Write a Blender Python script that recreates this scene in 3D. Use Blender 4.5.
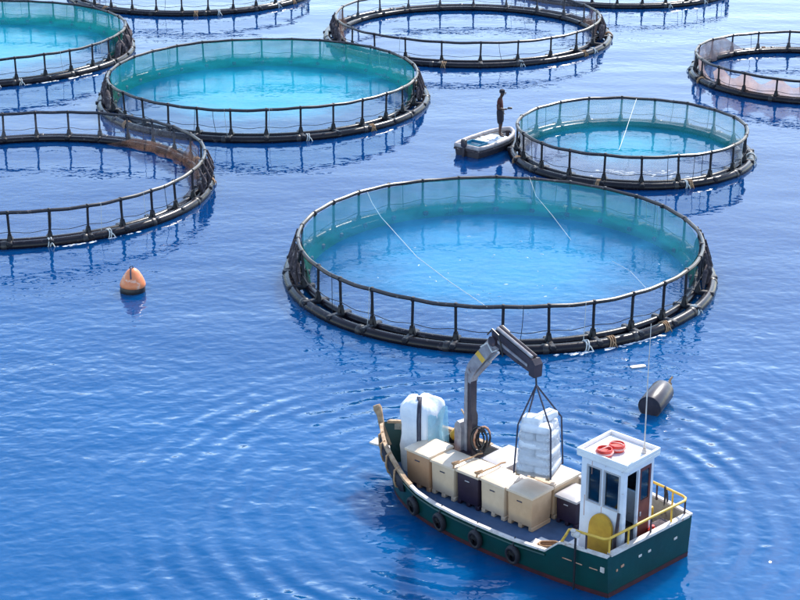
import bpy, bmesh, math, random
import numpy as np
from mathutils import Vector, Matrix, noise as mnoise

random.seed(7)
R_ = math.radians
for o in list(bpy.data.objects): bpy.data.objects.remove(o)
scene = bpy.context.scene
C = scene.collection

# ------------------------------------------------------------ camera
CH, PITCH, FPX = 17.0, 20.9, 1700.0
cam_d = bpy.data.cameras.new('camera'); cam = bpy.data.objects.new('camera', cam_d); C.objects.link(cam)
cam.location = (0, 0, CH); cam.rotation_euler = (R_(90 - PITCH), 0, 0)
cam_d.sensor_width = 36; cam_d.lens = FPX / 800 * 36; cam_d.clip_start = .5; cam_d.clip_end = 20000
scene.camera = cam
# ------------------------------------------------------------ light
SUN_EL, SUN_AZ = 44.0, 28.0            # azimuth clockwise from +Y (towards +X)
world = bpy.data.worlds.new('World'); scene.world = world; world.use_nodes = True
nt = world.node_tree; bg = nt.nodes['Background']
sky = nt.nodes.new('ShaderNodeTexSky'); sky.sky_type = 'NISHITA'; sky.sun_disc = False
sky.sun_elevation = R_(SUN_EL); sky.sun_rotation = R_(SUN_AZ)
sky.air_density = 1.0; sky.dust_density = 0.45; sky.ozone_density = 0.7
nt.links.new(sky.outputs[0], bg.inputs[0]); bg.inputs[1].default_value = 0.14
sd = bpy.data.lights.new('sun', 'SUN'); sun = bpy.data.objects.new('sun', sd); C.objects.link(sun)
sd.energy = 2.4; sd.angle = R_(.5); sd.color = (1, .95, .87)
sv = Vector((math.sin(R_(SUN_AZ)) * math.cos(R_(SUN_EL)), math.cos(R_(SUN_AZ)) * math.cos(R_(SUN_EL)), math.sin(R_(SUN_EL))))
sun.rotation_euler = sv.to_track_quat('Z', 'Y').to_euler(); sun.location = (30, 60, 60)
vs = scene.view_settings; vs.view_transform = 'Standard'; vs.look = 'None'; vs.exposure = 1.4; vs.gamma = 1
scene.render.engine = 'CYCLES'
scene.cycles.transparent_max_bounces = 32; scene.cycles.max_bounces = 8

# ------------------------------------------------------------ material helpers
def newmat(name):
    m = bpy.data.materials.new(name); m.use_nodes = True
    n = m.node_tree; n.nodes.clear()
    out = n.nodes.new('ShaderNodeOutputMaterial')
    return m, n, out
def N(n, t, **kw):
    x = n.nodes.new(t)
    for k, v in kw.items(): setattr(x, k, v)
    return x
def L(n, a, b): n.links.new(a, b)
def math_(n, op, a, b=None, c=None):
    x = N(n, 'ShaderNodeMath', operation=op)
    for i, v in enumerate((a, b, c)):
        if v is None: continue
        if isinstance(v, (int, float)): x.inputs[i].default_value = v
        else: L(n, v, x.inputs[i])
    return x.outputs[0]
def noise_(n, vec, scale, detail=3, rough=.55, dist=0):
    x = N(n, 'ShaderNodeTexNoise'); x.inputs['Scale'].default_value = scale
    x.inputs['Detail'].default_value = detail; x.inputs['Roughness'].default_value = rough; x.inputs['Distortion'].default_value = dist
    if vec is not None: L(n, vec, x.inputs['Vector'])
    return x.outputs['Fac']
def ramp_(n, fac, stops):
    x = N(n, 'ShaderNodeValToRGB'); L(n, fac, x.inputs[0])
    e = x.color_ramp.elements
    while len(e) < len(stops): e.new(.5)
    for s, (p, c) in zip(e, stops):
        s.position = p; s.color = (*c, 1) if len(c) == 3 else c
    return x.outputs[0]
def paint(name, col, col2=None, scale=4, rough=.5, bump=.0, bscale=30, metal=0, spots=None, spec=.5):
    """worn procedural surface: two tones by noise, optional stain spots, fine relief"""
    m, n, out = newmat(name)
    tc = N(n, 'ShaderNodeTexCoord').outputs['Object']
    col2 = col2 or tuple(c * .7 for c in col)
    f = noise_(n, tc, scale, 5, .6)
    c = ramp_(n, f, [(.32, col2), (.62, col)])
    if spots:
        sc, lo, colr = spots
        f2 = noise_(n, tc, sc, 4, .65, .6)
        k = ramp_(n, f2, [(lo, (0, 0, 0)), (lo + .08, (1, 1, 1))])
        mx = N(n, 'ShaderNodeMix', data_type='RGBA'); L(n, k, mx.inputs[0]); L(n, c, mx.inputs[6]); mx.inputs[7].default_value = (*colr, 1)
        c = mx.outputs[2]
    p = N(n, 'ShaderNodeBsdfPrincipled'); L(n, c, p.inputs['Base Color'])
    rr = N(n, 'ShaderNodeMapRange'); L(n, f, rr.inputs[0]); rr.inputs[3].default_value = min(1, rough + .12); rr.inputs[4].default_value = max(.03, rough - .1)
    L(n, rr.outputs[0], p.inputs['Roughness']); p.inputs['Metallic'].default_value = metal; p.inputs['Specular IOR Level'].default_value = spec
    if bump:
        b = N(n, 'ShaderNodeBump'); b.inputs['Strength'].default_value = .6; b.inputs['Distance'].default_value = bump
        L(n, noise_(n, tc, bscale, 4, .6), b.inputs['Height']); L(n, b.outputs[0], p.inputs['Normal'])
    L(n, p.outputs[0], out.inputs[0])
    return m
def netmat(name, col, fill, thread, pitch=.06, patch=1.0, trans=.5, grad=None):
    """knotted netting: threads on the UV grid (metres), finer twine between them as partial cover"""
    m, n, out = newmat(name)
    uv = N(n, 'ShaderNodeUVMap').outputs[0]
    s = N(n, 'ShaderNodeSeparateXYZ'); L(n, uv, s.inputs[0])
    fu = math_(n, 'FRACT', math_(n, 'DIVIDE', s.outputs[0], pitch)); fv = math_(n, 'FRACT', math_(n, 'DIVIDE', s.outputs[1], pitch))
    t = math_(n, 'MAXIMUM', math_(n, 'LESS_THAN', fu, .14), math_(n, 'LESS_THAN', fv, .14))
    nz = noise_(n, uv, patch, 3, .6, .5)
    k = math_(n, 'MULTIPLY_ADD', nz, 1.5, .25)
    a = math_(n, 'MULTIPLY', math_(n, 'MULTIPLY_ADD', t, thread - fill, fill), k)
    if grad:        # net doubled up towards its foot
        gr = N(n, 'ShaderNodeMapRange'); L(n, s.outputs[1], gr.inputs[0]); gr.inputs[1].default_value = .25; gr.inputs[2].default_value = .6; gr.inputs[3].default_value = grad[0]; gr.inputs[4].default_value = grad[1]
        a = math_(n, 'MULTIPLY', a, gr.outputs[0])
    a = math_(n, 'MINIMUM', a, .97)
    d = N(n, 'ShaderNodeBsdfDiffuse'); tr = N(n, 'ShaderNodeBsdfTranslucent')
    cc = ramp_(n, noise_(n, uv, patch * 2.3, 3), [(.3, tuple(c * .75 for c in col)), (.7, col)])
    L(n, cc, d.inputs[0]); L(n, cc, tr.inputs[0])
    m1 = N(n, 'ShaderNodeMixShader'); m1.inputs[0].default_value = trans; L(n, d.outputs[0], m1.inputs[1]); L(n, tr.outputs[0], m1.inputs[2])
    tp = N(n, 'ShaderNodeBsdfTransparent')
    m2 = N(n, 'ShaderNodeMixShader'); L(n, a, m2.inputs[0]); L(n, tp.outputs[0], m2.inputs[1]); L(n, m1.outputs[0], m2.inputs[2])
    L(n, m2.outputs[0], out.inputs[0])
    return m

M = {}
M['pipe'] = paint('black_polyethylene', (.012, .008, .012), (.006, .004, .006), 3, .27, .004, 14, spec=.32, spots=(5, .62, (.09, .07, .07)))
M['rail'] = paint('handrail_polyethylene', (.020, .015, .019), (.009, .007, .010), 4, .34, .002, 20, spots=(7, .6, (.14, .11, .10)))
M['post'] = paint('post_polyethylene', (.010, .008, .013), (.005, .0045, .007), 5, .5, .003, 18)
M['collar'] = paint('collar', (.03, .025, .026), (.014, .012, .013), 6, .4)
M['rope_dark'] = paint('dark_rope', (.04, .04, .05), (.02, .02, .025), 20, .8)
M['rope_white'] = paint('white_rope', (.72, .72, .68), (.5, .5, .46), 20, .8)
M['rope_tan'] = paint('tan_rope', (.50, .30, .16), (.32, .18, .09), 20, .85, .004, 60)
M['net_green'] = netmat('green_wall_net', (.003, .15, .10), .62, .74, pitch=.05, grad=(1.6, .75))
M['net_grey'] = netmat('pale_wall_net', (.36, .38, .46), .07, .17, pitch=.05)
M['net_white'] = netmat('white_wall_net', (.55, .55, .60), .26, .42, pitch=.05)
M['net_brown'] = netmat('brown_wall_net', (.26, .15, .11), .40, .7, trans=.55)
M['net_pink'] = netmat('faded_wall_net', (.52, .38, .36), .72, .9, trans=.6)
M['cover'] = netmat('turquoise_cover_net', (.05, .68, .86), .22, .30, pitch=.05, patch=.35, trans=.55)
M['cover_blue'] = netmat('light_blue_cover_net', (.12, .62, .98), .20, .28, pitch=.05, patch=.35, trans=.55)
M['cover_pale'] = netmat('pale_turquoise_cover_net', (.04, .56, .68), .20, .27, pitch=.05, patch=.35, trans=.55)
M['bluefilm'] = netmat('pale_blue_film', (.35, .70, .85), .62, .62, patch=2.0, trans=.6)
M['bundle'] = paint('bundled_net', (.10, .075, .08), (.03, .022, .028), 9, .9, .02, 30, spots=(6, .58, (.30, .24, .22)))
M['algae'] = paint('weathered_green_rim', (.07, .09, .06), (.03, .035, .03), 5, .5)
M['hull'] = paint('green_hull_paint', (.002, .050, .042), (.0015, .034, .030), 1.6, .38, .010, 2.2, spots=(3.5, .62, (.01, .05, .05)))
M['boot'] = paint('antifouling', (.075, .016, .018), (.035, .010, .014), 4, .55, spots=(5, .64, (.02, .04, .04)))
M['cap'] = paint('white_gunwale_paint', (.72, .66, .60), (.50, .42, .36), 5, .55, spots=(7, .62, (.34, .20, .13)))
M['wood'] = paint('weathered_wood', (.50, .34, .20), (.26, .15, .08), 9, .7, .004, 40)
M['deck'] = paint('blue_grey_deck_paint', (.075, .14, .25), (.05, .095, .18), 2.5, .6, .004, 20, spots=(4, .66, (.22, .20, .20)))
M['inner'] = paint('inner_bulwark_paint', (.34, .31, .24), (.20, .18, .15), 4, .6, spots=(5, .6, (.12, .08, .06)))
M['rubber'] = paint('tyre_rubber', (.022, .019, .024), (.012, .010, .014), 8, .6, .006, 30)
M['cream'] = paint('cream_bin_plastic', (.66, .44, .26), (.54, .34, .19), 2.2, .45, .003, 12, spots=(6, .68, (.40, .28, .18)))
M['ivory'] = paint('ivory_bin_plastic', (.72, .55, .38), (.60, .44, .29), 2.2, .45, .003, 12, spots=(6, .68, (.42, .32, .22)))
M['tan'] = paint('tan_bin_plastic', (.50, .28, .15), (.40, .21, .11), 2.2, .5, .003, 12, spots=(6, .66, (.30, .18, .12)))
M['lid'] = paint('cream_lid_plastic', (.82, .66, .49), (.70, .54, .38), 1.8, .42, .003, 10, spots=(5, .70, (.50, .38, .26)))
M['purple'] = paint('dark_purple_bin_plastic', (.024, .012, .030), (.015, .008, .020), 3, .5, .003, 12, spots=(6, .7, (.10, .07, .09)))
M['greylid'] = paint('grey_lid_plastic', (.50, .47, .46), (.40, .37, .37), 2.4, .5, .003, 10, spots=(5, .66, (.30, .26, .24)))
M['sack'] = paint('white_woven_sack', (.84, .84, .85), (.70, .71, .75), 5, .5, .02, 7)
M['film'] = paint('white_plastic_hood', (.84, .85, .87), (.70, .73, .78), 3, .28, .03, 5)
M['strap'] = paint('dark_strap', (.05, .05, .08), (.025, .025, .045), 9, .7)
M['cranegrey'] = paint('crane_grey_paint', (.36, .34, .35), (.20, .18, .20), 5, .45, .003, 18, spots=(6, .62, (.12, .07, .05)))
M['cranedark'] = paint('crane_dark_steel', (.060, .040, .048), (.026, .018, .026), 5, .42, .003, 18, spots=(6, .62, (.18, .09, .06)))
M['chrome'] = paint('ram_steel', (.62, .60, .58), (.45, .43, .42), 8, .3, metal=.8)
M['yellow'] = paint('yellow_rail_paint', (.80, .48, .06), (.66, .36, .04), 6, .4, spots=(8, .64, (.30, .14, .06)))
M['mustard'] = paint('mustard_board', (.66, .36, .03), (.52, .26, .02), 4, .5, spots=(6, .66, (.28, .14, .04)))
M['cabwhite'] = paint('white_cabin_paint', (.80, .81, .84), (.66, .67, .72), 3, .4, .004, 10, spots=(5, .63, (.50, .44, .40)))
M['roof'] = paint('white_roof_paint', (.84, .83, .80), (.74, .72, .70), 3, .42, spots=(5, .66, (.52, .36, .30)))
M['maroon'] = paint('maroon_door_paint', (.16, .035, .025), (.09, .020, .016), 4, .5)
M['darkin'] = paint('dark_cabin_inside', (.035, .028, .035), (.02, .016, .02), 3, .7)
M['red'] = paint('red_plastic', (.72, .05, .03), (.56, .035, .025), 6, .4)
M['redpale'] = paint('faded_red_plastic', (.80, .40, .36), (.66, .24, .20), 8, .5)
M['orange'] = paint('orange_buoy_plastic', (.88, .28, .11), (.80, .21, .07), 3, .35, spots=(4, .55, (.88, .48, .32)))
M['black'] = paint('black_plastic', (.02, .018, .02), (.012, .011, .013), 5, .4)
M['drum'] = paint('dark_drum_plastic', (.070, .055, .060), (.035, .028, .034), 3, .30, .003, 10)
M['white'] = paint('white_gel_coat', (.78, .74, .70), (.62, .56, .52), 4, .4, spots=(6, .64, (.46, .32, .26)))
M['tube'] = paint('dirty_white_tube', (.52, .46, .44), (.36, .30, .29), 5, .5, spots=(6, .6, (.22, .15, .13)))
M['palegrey'] = paint('pale_blue_tarp', (.46, .58, .70), (.72, .74, .76), 5, .6, .02, 9)
M['teal'] = paint('teal_crate', (.03, .26, .38), (.02, .17, .28), 5, .5)
M['wrap'] = netmat('stretch_film', (.82, .83, .86), .42, .42, patch=5.0, trans=.35)
M['froth'] = paint('froth', (.80, .80, .80), (.6, .62, .66), 12, .6)
M['skin'] = paint('skin', (.07, .032, .022), (.045, .020, .014), 8, .5)
M['shirt'] = paint('dark_red_cloth', (.10, .022, .020), (.06, .014, .014), 8, .85, .004, 40)
M['shorts'] = paint('dark_cloth', (.020, .018, .030), (.012, .011, .018), 8, .85, .004, 40)
M['rust'] = paint('rust_streak', (.62, .34, .22), (.40, .16, .08), 10, .7)
def glassmat():
    m, n, out = newmat('window_glass')
    g = N(n, 'ShaderNodeBsdfGlossy'); g.inputs['Roughness'].default_value = .03; g.inputs[0].default_value = (.9, .95, 1, 1)
    t = N(n, 'ShaderNodeBsdfTransparent'); t.inputs[0].default_value = (.55, .66, .74, 1)
    fr = N(n, 'ShaderNodeFresnel'); fr.inputs[0].default_value = 1.5
    k = math_(n, 'MULTIPLY_ADD', fr.outputs[0], 1.0, .05)
    mx = N(n, 'ShaderNodeMixShader'); L(n, k, mx.inputs[0]); L(n, t.outputs[0], mx.inputs[1]); L(n, g.outputs[0], mx.inputs[2])
    L(n, mx.outputs[0], out.inputs[0]); return m
M['glass'] = glassmat()

# ------------------------------------------------------------ mesh helpers
class MB:
    def __init__(s): s.v = []; s.f = []; s.uv = None
    def add(s, vs, fs):
        b = len(s.v); s.v += [tuple(p) for p in vs]; s.f += [tuple(i + b for i in f) for f in fs]; return s
    def box(s, c, d, rz=0, tilt=None):
        x, y, z = d[0] / 2, d[1] / 2, d[2] / 2
        m = Matrix.Rotation(rz, 3, 'Z')
        if tilt is not None: m = m @ tilt
        P = [Vector(c) + m @ Vector((sx * x, sy * y, sz * z)) for sz in (-1, 1) for sx, sy in ((-1, -1), (1, -1), (1, 1), (-1, 1))]
        return s.add(P, [(3, 2, 1, 0), (4, 5, 6, 7), (0, 1, 5, 4), (1, 2, 6, 5), (2, 3, 7, 6), (3, 0, 4, 7)])
    def rbox(s, c, d, bev=.03, seg=2, rz=0, tilt=None, taper=1.0):
        bm = bmesh.new(); bmesh.ops.create_cube(bm, size=1)
        for v in bm.verts:
            k = taper if v.co.z < 0 else 1
            v.co = Vector((v.co.x * d[0] * k, v.co.y * d[1] * k, v.co.z * d[2]))
        bmesh.ops.bevel(bm, geom=bm.edges[:], offset=bev, segments=seg, profile=.5, affect='EDGES')
        m = Matrix.Rotation(rz, 3, 'Z')
        if tilt is not None: m = m @ tilt
        bm.verts.index_update()
        s.add([Vector(c) + m @ v.co for v in bm.verts], [tuple(q.index for q in f.verts) for f in bm.faces]); bm.free(); return s
    def tube(s, pts, r, n=8, closed=False, caps=True):
        pts = [Vector(p) for p in pts]; k = len(pts)
        rr = r if isinstance(r, (list, tuple)) else [r] * k
        V = []; up = None
        for i, p in enumerate(pts):
            a = pts[(i - 1) % k] if (closed or i > 0) else p
            b = pts[(i + 1) % k] if (closed or i < k - 1) else p
            t = (b - a).normalized()
            if up is None:
                up = Vector((0, 0, 1)) if abs(t.z) < .9 else Vector((1, 0, 0))
            sd_ = t.cross(up).normalized(); up = sd_.cross(t).normalized()
            for j in range(n):
                q = 2 * math.pi * j / n
                V.append(p + (sd_ * math.cos(q) + up * math.sin(q)) * rr[i])
        Fc = []
        for i in range(k if closed else k - 1):
            i2 = (i + 1) % k
            for j in range(n):
                j2 = (j + 1) % n; Fc.append((i * n + j, i * n + j2, i2 * n + j2, i2 * n + j))
        if caps and not closed:
            Fc.append(tuple(range(n - 1, -1, -1))); Fc.append(tuple((k - 1) * n + j for j in range(n)))
        return s.add(V, Fc)
    def lathe(s, prof, n=20, c=(0, 0, 0), mat3=None):
        V = []; Fc = []; k = len(prof)
        for i, (r, z) in enumerate(prof):
            for j in range(n):
                q = 2 * math.pi * j / n; p = Vector((r * math.cos(q), r * math.sin(q), z))
                if mat3 is not None: p = mat3 @ p
                V.append(p + Vector(c))
        for i in range(k - 1):
            for j in range(n):
                j2 = (j + 1) % n; Fc.append((i * n + j, i * n + j2, (i + 1) * n + j2, (i + 1) * n + j))
        if prof[0][0] > 1e-4: Fc.append(tuple(range(n - 1, -1, -1)))
        if prof[-1][0] > 1e-4: Fc.append(tuple((k - 1) * n + j for j in range(n)))
        return s.add(V, Fc)
    def grid(s, rows, closed_u=False):
        k = len(rows); w = len(rows[0]); Fc = []
        for i in range(k - 1):
            for j in range(w if closed_u else w - 1):
                j2 = (j + 1) % w; Fc.append((i * w + j, i * w + j2, (i + 1) * w + j2, (i + 1) * w + j))
        return s.add([p for r in rows for p in r], Fc)
    def prism(s, poly, fn, t0, t1):
        """2-D polygon swept from t0 to t1, fn(a,b,t)->point"""
        k = len(poly); V = [fn(a, b, t0) for a, b in poly] + [fn(a, b, t1) for a, b in poly]
        Fc = [tuple(range(k)), tuple(range(2 * k - 1, k - 1, -1))] + [(i, i + k, (i + 1) % k + k, (i + 1) % k) for i in range(k)]
        return s.add(V, Fc)
    def build(s, name, mat, parent=None, ang=38, uv=None, fixn=True):
        me = bpy.data.meshes.new(name); me.from_pydata(s.v, [], s.f); me.validate()
        if fixn:
            bm = bmesh.new(); bm.from_mesh(me); bmesh.ops.remove_doubles(bm, verts=bm.verts, dist=1e-5) if uv is None else None
            bmesh.ops.recalc_face_normals(bm, faces=bm.faces); bm.to_mesh(me); bm.free()
        me.polygons.foreach_set('use_smooth', [True] * len(me.polygons))
        me.set_sharp_from_angle(angle=R_(ang))
        if uv is not None:
            lay = me.uv_layers.new(name='UVMap')
            for lp_ in me.loops: lay.data[lp_.index].uv = uv[lp_.vertex_index]
        me.materials.append(M[mat])
        o = bpy.data.objects.new(name, me); C.objects.link(o)
        if parent is not None: o.parent = parent
        return o
def inst(src, parent, loc=(0, 0, 0), rz=0, name=None, rot=None):
    o = src.copy(); C.objects.link(o); o.parent = parent; o.location = loc; o.rotation_euler = rot or (0, 0, rz)
    return o
def thing(name, label, cat, loc=(0, 0, 0), rz=0, group=None):
    o = bpy.data.objects.new(name, None); C.objects.link(o); o.empty_display_size = .3
    o.location = loc; o.rotation_euler = (0, 0, rz); o['label'] = label; o['category'] = cat
    if group: o['group'] = group
    return o
def tag(o, label, cat, group=None):
    o['label'] = label; o['category'] = cat
    if group: o['group'] = group
    return o

# ------------------------------------------------------------ boat frame (needed for the ripples)
BO = Vector((4.884, 29.281, 0)); BA = R_(137)
FW = Vector((math.cos(BA), math.sin(BA), 0)); STB = Vector((FW.y, -FW.x, 0))
def W(u, v, z=0.): return BO + FW * u + STB * v + Vector((0, 0, z))

# ------------------------------------------------------------ sea
def sea_material():
    m, n, out = newmat('sea_water')
    pos = N(n, 'ShaderNodeNewGeometry').outputs['Position']
    def mapped(rot, sx, sy):
        mp = N(n, 'ShaderNodeMapping'); L(n, pos, mp.inputs[0]); mp.inputs['Rotation'].default_value = (0, 0, R_(rot)); mp.inputs['Scale'].default_value = (sx, sy, 1)
        return mp.outputs[0]
    gust = noise_(n, pos, .07, 2, .5)                       # calmer and rougher patches
    gk = N(n, 'ShaderNodeMapRange'); L(n, gust, gk.inputs[0]); gk.inputs[1].default_value = .3; gk.inputs[2].default_value = .7; gk.inputs[3].default_value = .55; gk.inputs[4].default_value = 1.25
    sp = N(n, 'ShaderNodeSeparateXYZ'); L(n, pos, sp.inputs[0])         # the cage field shelters the water behind its edge
    lee = N(n, 'ShaderNodeMapRange', interpolation_type='SMOOTHSTEP'); L(n, sp.outputs[1], lee.inputs[0]); lee.inputs[1].default_value = 31; lee.inputs[2].default_value = 56; lee.inputs[3].default_value = 1.0; lee.inputs[4].default_value = .17
    gk = math_(n, 'MULTIPLY', gk.outputs[0], lee.outputs[0])
    h1 = math_(n, 'MULTIPLY', noise_(n, mapped(20, .8, 1.25), .85, 1, .4, .2), .075)
    h2 = math_(n, 'MULTIPLY', noise_(n, mapped(-14, 1.15, 1.4), 2.6, 1.5, .4, .2), .044)
    h3 = math_(n, 'MULTIPLY', noise_(n, mapped(24, .9, 1.3), 6.5, 1, .4), .0045)
    h = math_(n, 'MULTIPLY', math_(n, 'ADD', math_(n, 'ADD', h1, h2), h3), gk)
    h = math_(n, 'ADD', h, math_(n, 'MULTIPLY', noise_(n, mapped(0, .5, 1), .22, 2, .5), .10))
    wob = noise_(n, pos, .8, 2, .5)
    def rings(cx, cy, wl, amp, r0, r1, fall):
        vd = N(n, 'ShaderNodeVectorMath', operation='DISTANCE'); L(n, pos, vd.inputs[0]); vd.inputs[1].default_value = (cx, cy, 0)
        d = math_(n, 'MULTIPLY_ADD', wob, .38, vd.outputs['Value'])
        s = math_(n, 'SINE', math_(n, 'MULTIPLY', d, 2 * math.pi / wl))
        up = N(n, 'ShaderNodeMapRange', interpolation_type='SMOOTHSTEP'); L(n, d, up.inputs[0]); up.inputs[1].default_value = r0; up.inputs[2].default_value = r0 + 1.0
        dn = N(n, 'ShaderNodeMapRange', interpolation_type='SMOOTHSTEP'); L(n, d, dn.inputs[0]); dn.inputs[1].default_value = r1 - fall; dn.inputs[2].default_value = r1; dn.inputs[3].default_value = 1; dn.inputs[4].default_value = 0
        amp = math_(n, 'MULTIPLY', ramp_(n, noise_(n, pos, .33, 2), [(.38, (.1, .1, .1)), (.6, (1, 1, 1))]), amp)
        return math_(n, 'MULTIPLY', math_(n, 'MULTIPLY', s, math_(n, 'MULTIPLY', up.outputs[0], dn.outputs[0])), amp)
    b = W(4.2, 0)
    h = math_(n, 'ADD', h, rings(b.x, b.y, .60, .021, 2.4, 11.0, 6.0))
    b2 = W(6.6, -.2)
    h = math_(n, 'ADD', h, rings(b2.x, b2.y, .33, .0035, .3, 3.4, 2.4))
    h = math_(n, 'ADD', h, rings(6.2, 37.1, .45, .006, .3, 5.5, 4.5))
    bp = N(n, 'ShaderNodeBump'); bp.inputs['Strength'].default_value = 1; bp.inputs['Distance'].default_value = 1.0; L(n, h, bp.inputs['Height'])
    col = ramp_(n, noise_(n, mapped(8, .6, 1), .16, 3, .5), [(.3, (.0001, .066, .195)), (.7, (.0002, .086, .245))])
    # painted gradient: bright blue near the camera, dark navy beyond to deepen the reflections
    far_dark = N(n, 'ShaderNodeMapRange', interpolation_type='SMOOTHSTEP'); L(n, math_(n, 'MULTIPLY_ADD', noise_(n, pos, .12, 2), 8.0, sp.outputs[1]), far_dark.inputs[0])
    far_dark.inputs[1].default_value = 33; far_dark.inputs[2].default_value = 60
    mx = N(n, 'ShaderNodeMix', data_type='RGBA'); L(n, far_dark.outputs[0], mx.inputs[0]); L(n, col, mx.inputs[6]); mx.inputs[7].default_value = (.0001, .034, .130, 1)
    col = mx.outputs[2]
    # milky, fish-stirred water in the stocked cages
    mot = noise_(n, pos, .9, 4, .6, .5)
    for cx, cy, cr, tint in ((2.89, 46.78, 5.84, (.02, .19, .35)), (-5.52, 67.44, 6.22, (.012, .25, .36)), (8.32, 59.3, 4.09, (.015, .24, .36)), (-18.97, 75.94, 6.52, (.012, .23, .34))):
        vd = N(n, 'ShaderNodeVectorMath', operation='DISTANCE'); L(n, pos, vd.inputs[0]); vd.inputs[1].default_value = (cx, cy + .9, 0)
        d = math_(n, 'MULTIPLY_ADD', mot, 2.4, vd.outputs['Value'])
        mr = N(n, 'ShaderNodeMapRange', interpolation_type='SMOOTHSTEP'); L(n, d, mr.inputs[0]); mr.inputs[1].default_value = cr - 2.6; mr.inputs[2].default_value = cr + .2; mr.inputs[3].default_value = 1; mr.inputs[4].default_value = 0
        mx = N(n, 'ShaderNodeMix', data_type='RGBA'); L(n, mr.outputs[0], mx.inputs[0]); L(n, col, mx.inputs[6]); mx.inputs[7].default_value = (*tint, 1)
        col = mx.outputs[2]
    p = N(n, 'ShaderNodeBsdfPrincipled'); L(n, col, p.inputs['Base Color']); p.inputs['Roughness'].default_value = .025
    p.inputs['IOR'].default_value = 1.37; p.inputs['Subsurface Weight'].default_value = 1.0; p.subsurface_method = 'BURLEY'; p.inputs['Subsurface Radius'].default_value = (1, 1, 1); p.inputs['Subsurface Scale'].default_value = 1.2; L(n, bp.outputs[0], p.inputs['Normal'])
    L(n, p.outputs[0], out.inputs[0]); return m
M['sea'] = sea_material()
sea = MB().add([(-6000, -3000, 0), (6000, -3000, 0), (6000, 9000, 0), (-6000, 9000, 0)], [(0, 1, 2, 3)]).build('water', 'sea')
sea['kind'] = 'structure'

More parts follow.
